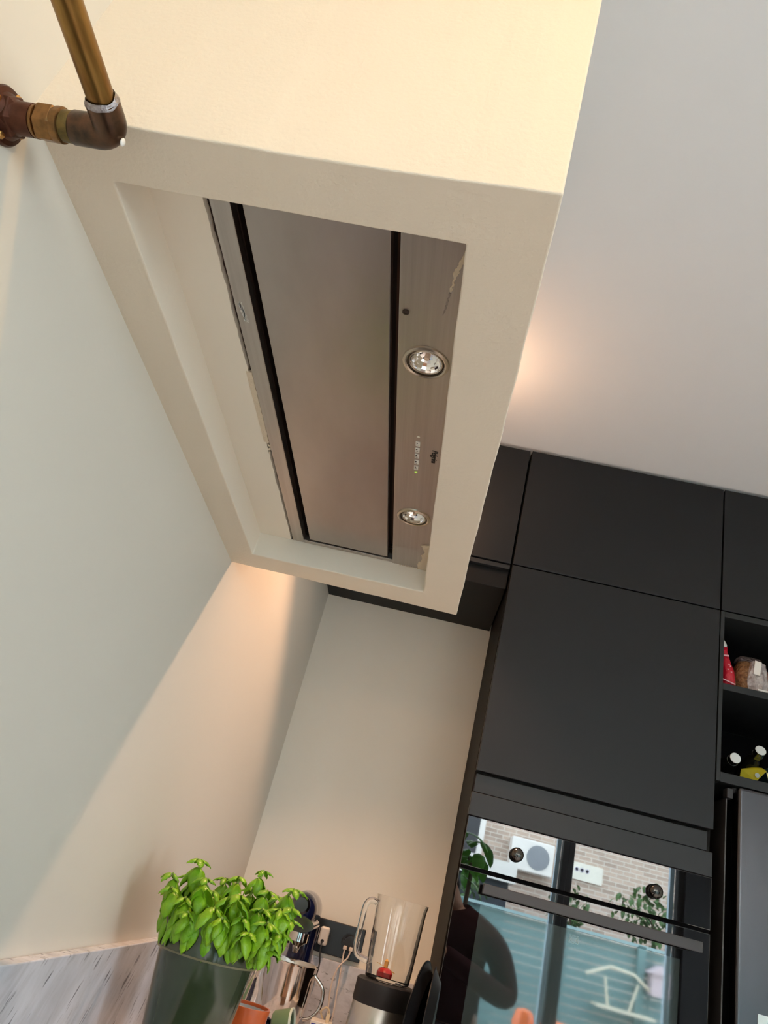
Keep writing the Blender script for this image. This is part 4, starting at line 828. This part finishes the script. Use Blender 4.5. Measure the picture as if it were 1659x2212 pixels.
ty = thing('toy_slide', 'orange plastic toy slide with blue and green parts on the terrace', 'toy', (1.7, -3.9, ZF - 0.05))
m = MB(); m.lathe([(0.0, 0), (0.13, 0.0), (0.16, 0.10), (0.16, 0.22), (0.10, 0.30), (0.0, 0.31)], (1.70, -3.9, -0.84), seg=32); m.lathe([(0.0, 0), (0.08, 0.0), (0.10, 0.10), (0.07, 0.2), (0.0, 0.22)], (1.42, -3.9, -0.72), seg=32); build(m, 'orange_top', mat('orange_plastic', (0.85, 0.16, 0.03), 0.3), ty, smooth=True)
m = MB(); m.box(1.60, 1.80, -4.0, -3.8, ZF - 0.05, -0.84); m.box(1.36, 1.50, -3.97, -3.83, ZF - 0.05, -0.72); build(m, 'green_stand', mat('lime_plastic', (0.35, 0.6, 0.05), 0.3), ty)
m = MB(); m.box(1.80, 1.92, -3.85, -3.75, -0.86, -0.72); build(m, 'blue_part', mat('blue_plastic', (0.03, 0.45, 0.7), 0.3), ty, bevel=0.02)
bd = thing('bird_table', 'wooden bird table with a small roofed house fixed to the fence', 'bird table', (2.62, FY + 0.22, -0.35))
WD = mat('pale_timber', (0.62, 0.55, 0.42), 0.7)
m = MB(); m.box(2.35, 2.95, FY + 0.05, FY + 0.30, -0.385, -0.36); m.tube([(2.5, FY + 0.15, -0.36), (2.45, FY + 0.15, -0.10)], 0.013, 8); m.tube([(2.72, FY + 0.15, -0.36), (2.80, FY + 0.15, -0.10)], 0.013, 8); m.tube([(2.25, FY + 0.15, -0.12), (2.5, FY + 0.15, 0.0), (2.75, FY + 0.15, -0.02), (2.98, FY + 0.15, -0.16)], 0.016, 8); build(m, 'perch_frame', WD, bd)
m = MB(); m.box(2.92, 3.10, FY + 0.05, FY + 0.22, -0.16, 0.04); m.poly([(2.88, FY + 0.03, 0.04), (3.14, FY + 0.03, 0.04), (3.01, FY + 0.03, 0.13)], (0, 0.22, 0)); build(m, 'nest_box', mat('grey_pink_wood', (0.48, 0.38, 0.40), 0.7), bd)

# ------------------------------------------------------------------ the person holding the phone (seen dimly in the oven glass)
pe = thing('person', 'person in a dark red shirt holding up a phone, dimly reflected in the oven glass', 'person', (0.44, -0.52, ZF))
def skin(name, verts, edges, rad, m_, parent, sub=2):
    me = bpy.data.meshes.new(name); off = origin_of(parent)
    me.from_pydata([tuple(Vector(v) + Vector((0, 0, H)) - off) for v in verts], edges, []); o = link(name, me, m_, parent)
    md = o.modifiers.new('skin', 'SKIN'); md.use_smooth_shade = True
    for i, r in enumerate(rad):
        sv = me.skin_vertices[0].data[i]; sv.radius = r if isinstance(r, tuple) else (r, r); sv.use_root = (i == 0)
    s = o.modifiers.new('sub', 'SUBSURF'); s.levels = sub; s.render_levels = sub; return o
SK = mat('skin', (0.55, 0.32, 0.22), 0.5, sss=0.1)
px, py = 0.44, -0.52
V = [(px, py, -0.42), (px, py, -0.28), (px, py + 0.01, -0.12), (px, py + 0.01, -0.01), (px - 0.05, py + 0.02, 0.055), (px - 0.13, py + 0.03, 0.12), (px - 0.15, py + 0.04, 0.19),          # 0-6 pelvis..head
     (px - 0.19, py + 0.02, -0.045), (px - 0.26, py + 0.10, -0.22), (px - 0.30, py + 0.33, -0.10), (px - 0.31, py + 0.42, -0.045),                                                     # 7-10 left arm
     (px + 0.18, py + 0.02, -0.055), (px + 0.27, py + 0.10, -0.28), (px - 0.13, py + 0.34, -0.13), (px - 0.30, py + 0.45, -0.06),                                                      # 11-14 right arm
     (px - 0.09, py, -0.50), (px - 0.10, py + 0.02, -0.84), (px - 0.10, py - 0.01, -1.20), (px - 0.10, py + 0.12, -1.25),
     (px + 0.09, py, -0.50), (px + 0.10, py + 0.02, -0.84), (px + 0.10, py - 0.01, -1.20), (px + 0.10, py + 0.12, -1.25)]
E_ = [(0, 1), (1, 2), (2, 3), (3, 4), (4, 5), (5, 6), (3, 7), (7, 8), (8, 9), (9, 10), (3, 11), (11, 12), (12, 13), (13, 14), (0, 15), (15, 16), (16, 17), (17, 18), (0, 19), (19, 20), (20, 21), (21, 22)]
RD = [(0.15, 0.11), (0.125, 0.09), (0.15, 0.10), (0.13, 0.085), 0.048, 0.085, 0.075, 0.06, 0.045, 0.034, 0.024, 0.06, 0.045, 0.034, 0.024, 0.085, 0.058, 0.04, 0.035, 0.085, 0.058, 0.04, 0.035]
skin('body', V, E_, RD, SK, pe)
SH = mat('dark_red_cloth', (0.030, 0.007, 0.009), 0.9, spec=0.1)
vs = [V[1], V[2], V[3], V[7], V[8], V[9], V[11], V[12], V[13], (px, py, -0.44), tuple(Vector(V[3]).lerp(Vector(V[4]), 0.95))]
skin('shirt', vs, [(0, 1), (1, 2), (2, 3), (3, 4), (4, 5), (2, 6), (6, 7), (7, 8), (0, 9), (2, 10)], [(0.15, 0.115), (0.18, 0.13), (0.17, 0.12), 0.09, 0.066, 0.048, 0.09, 0.066, 0.048, (0.165, 0.125), 0.085], SH, pe)
TR = mat('dark_trousers', (0.012, 0.012, 0.018), 0.9)
skin('trousers', [V[0], V[15], V[16], tuple(Vector(V[16]).lerp(Vector(V[17]), 0.95)), V[19], V[20], tuple(Vector(V[20]).lerp(Vector(V[21]), 0.95))], [(0, 1), (1, 2), (2, 3), (0, 4), (4, 5), (5, 6)], [(0.17, 0.13), 0.105, 0.075, 0.062, 0.105, 0.075, 0.062], TR, pe)
m = MB(); m.ball((px - 0.14, py + 0.015, 0.155), 0.098, 3, (0.88, 1.0, 1.05))
for v in m.bm.verts:
    if v.co.y > py + 0.05 and v.co.z < 0.19: v.co.y = py + 0.05
for v in m.bm.verts: v.co += Vector((1, 1, 1)) * noise.noise(v.co * 40) * 0.005
build(m, 'hair', mat('dark_hair', (0.02, 0.013, 0.01), 0.6), pe, smooth=True, ang=90)
m = MB(); fy = py + 0.118
m.ball((px - 0.14, fy, 0.125), 0.014, 2, (0.8, 1.2, 1.4)); build(m, 'nose', SK, pe, smooth=True, ang=90)
m = MB(); m.ball((px - 0.17, fy - 0.012, 0.152), 0.010); m.ball((px - 0.11, fy - 0.012, 0.152), 0.010); build(m, 'eyes', BLACKF, pe, smooth=True)
m = MB(); m.ball((px - 0.14, fy - 0.012, 0.090), 0.018, 2, (1.2, 0.4, 0.3)); build(m, 'mouth', mat('lips', (0.4, 0.12, 0.1), 0.5), pe, smooth=True)
# phone right behind the eye point and fingers round it
Rc = cam.rotation_euler.to_matrix()
def cp(x, y, z): return tuple(Rc @ Vector((x, y, z)))        # phone-space to room space (phone held square to its own lens)
ph = MB(); ph.box(-0.058, 0.016, -0.132, 0.016, 0.004, 0.012); bmesh.ops.transform(ph.bm, matrix=Rc.to_4x4(), verts=ph.bm.verts[:])
tag(build(ph, 'mobile_phone', BLACK, bevel=0.003), 'dark mobile phone held in the raised hands of the person reflected in the oven', 'phone')
for k in range(4):
    L = (0.030, 0.034, 0.032, 0.026)[k]; yb = -0.055 - k * 0.019
    a, b_, c_ = cp(-0.062 - 0.006, yb, 0.022), cp(-0.0665, yb, 0.008), cp(-0.058, yb, -0.004)
    skin('finger', [V[10], cp(-0.055, yb + 0.004, 0.032), a, b_, c_], [(0, 1), (1, 2), (2, 3), (3, 4)], [0.014, 0.0095, 0.0088, 0.008, 0.007], SK, pe, 1)
    a, b_, c_ = cp(0.026, yb - 0.01, 0.024), cp(0.0250, yb - 0.01, 0.008), cp(0.018, yb - 0.01, -0.003)
    skin('finger', [V[14], cp(0.010, yb - 0.004, 0.034), a, b_, c_], [(0, 1), (1, 2), (2, 3), (3, 4)], [0.014, 0.0095, 0.0088, 0.008, 0.007], SK, pe, 1)
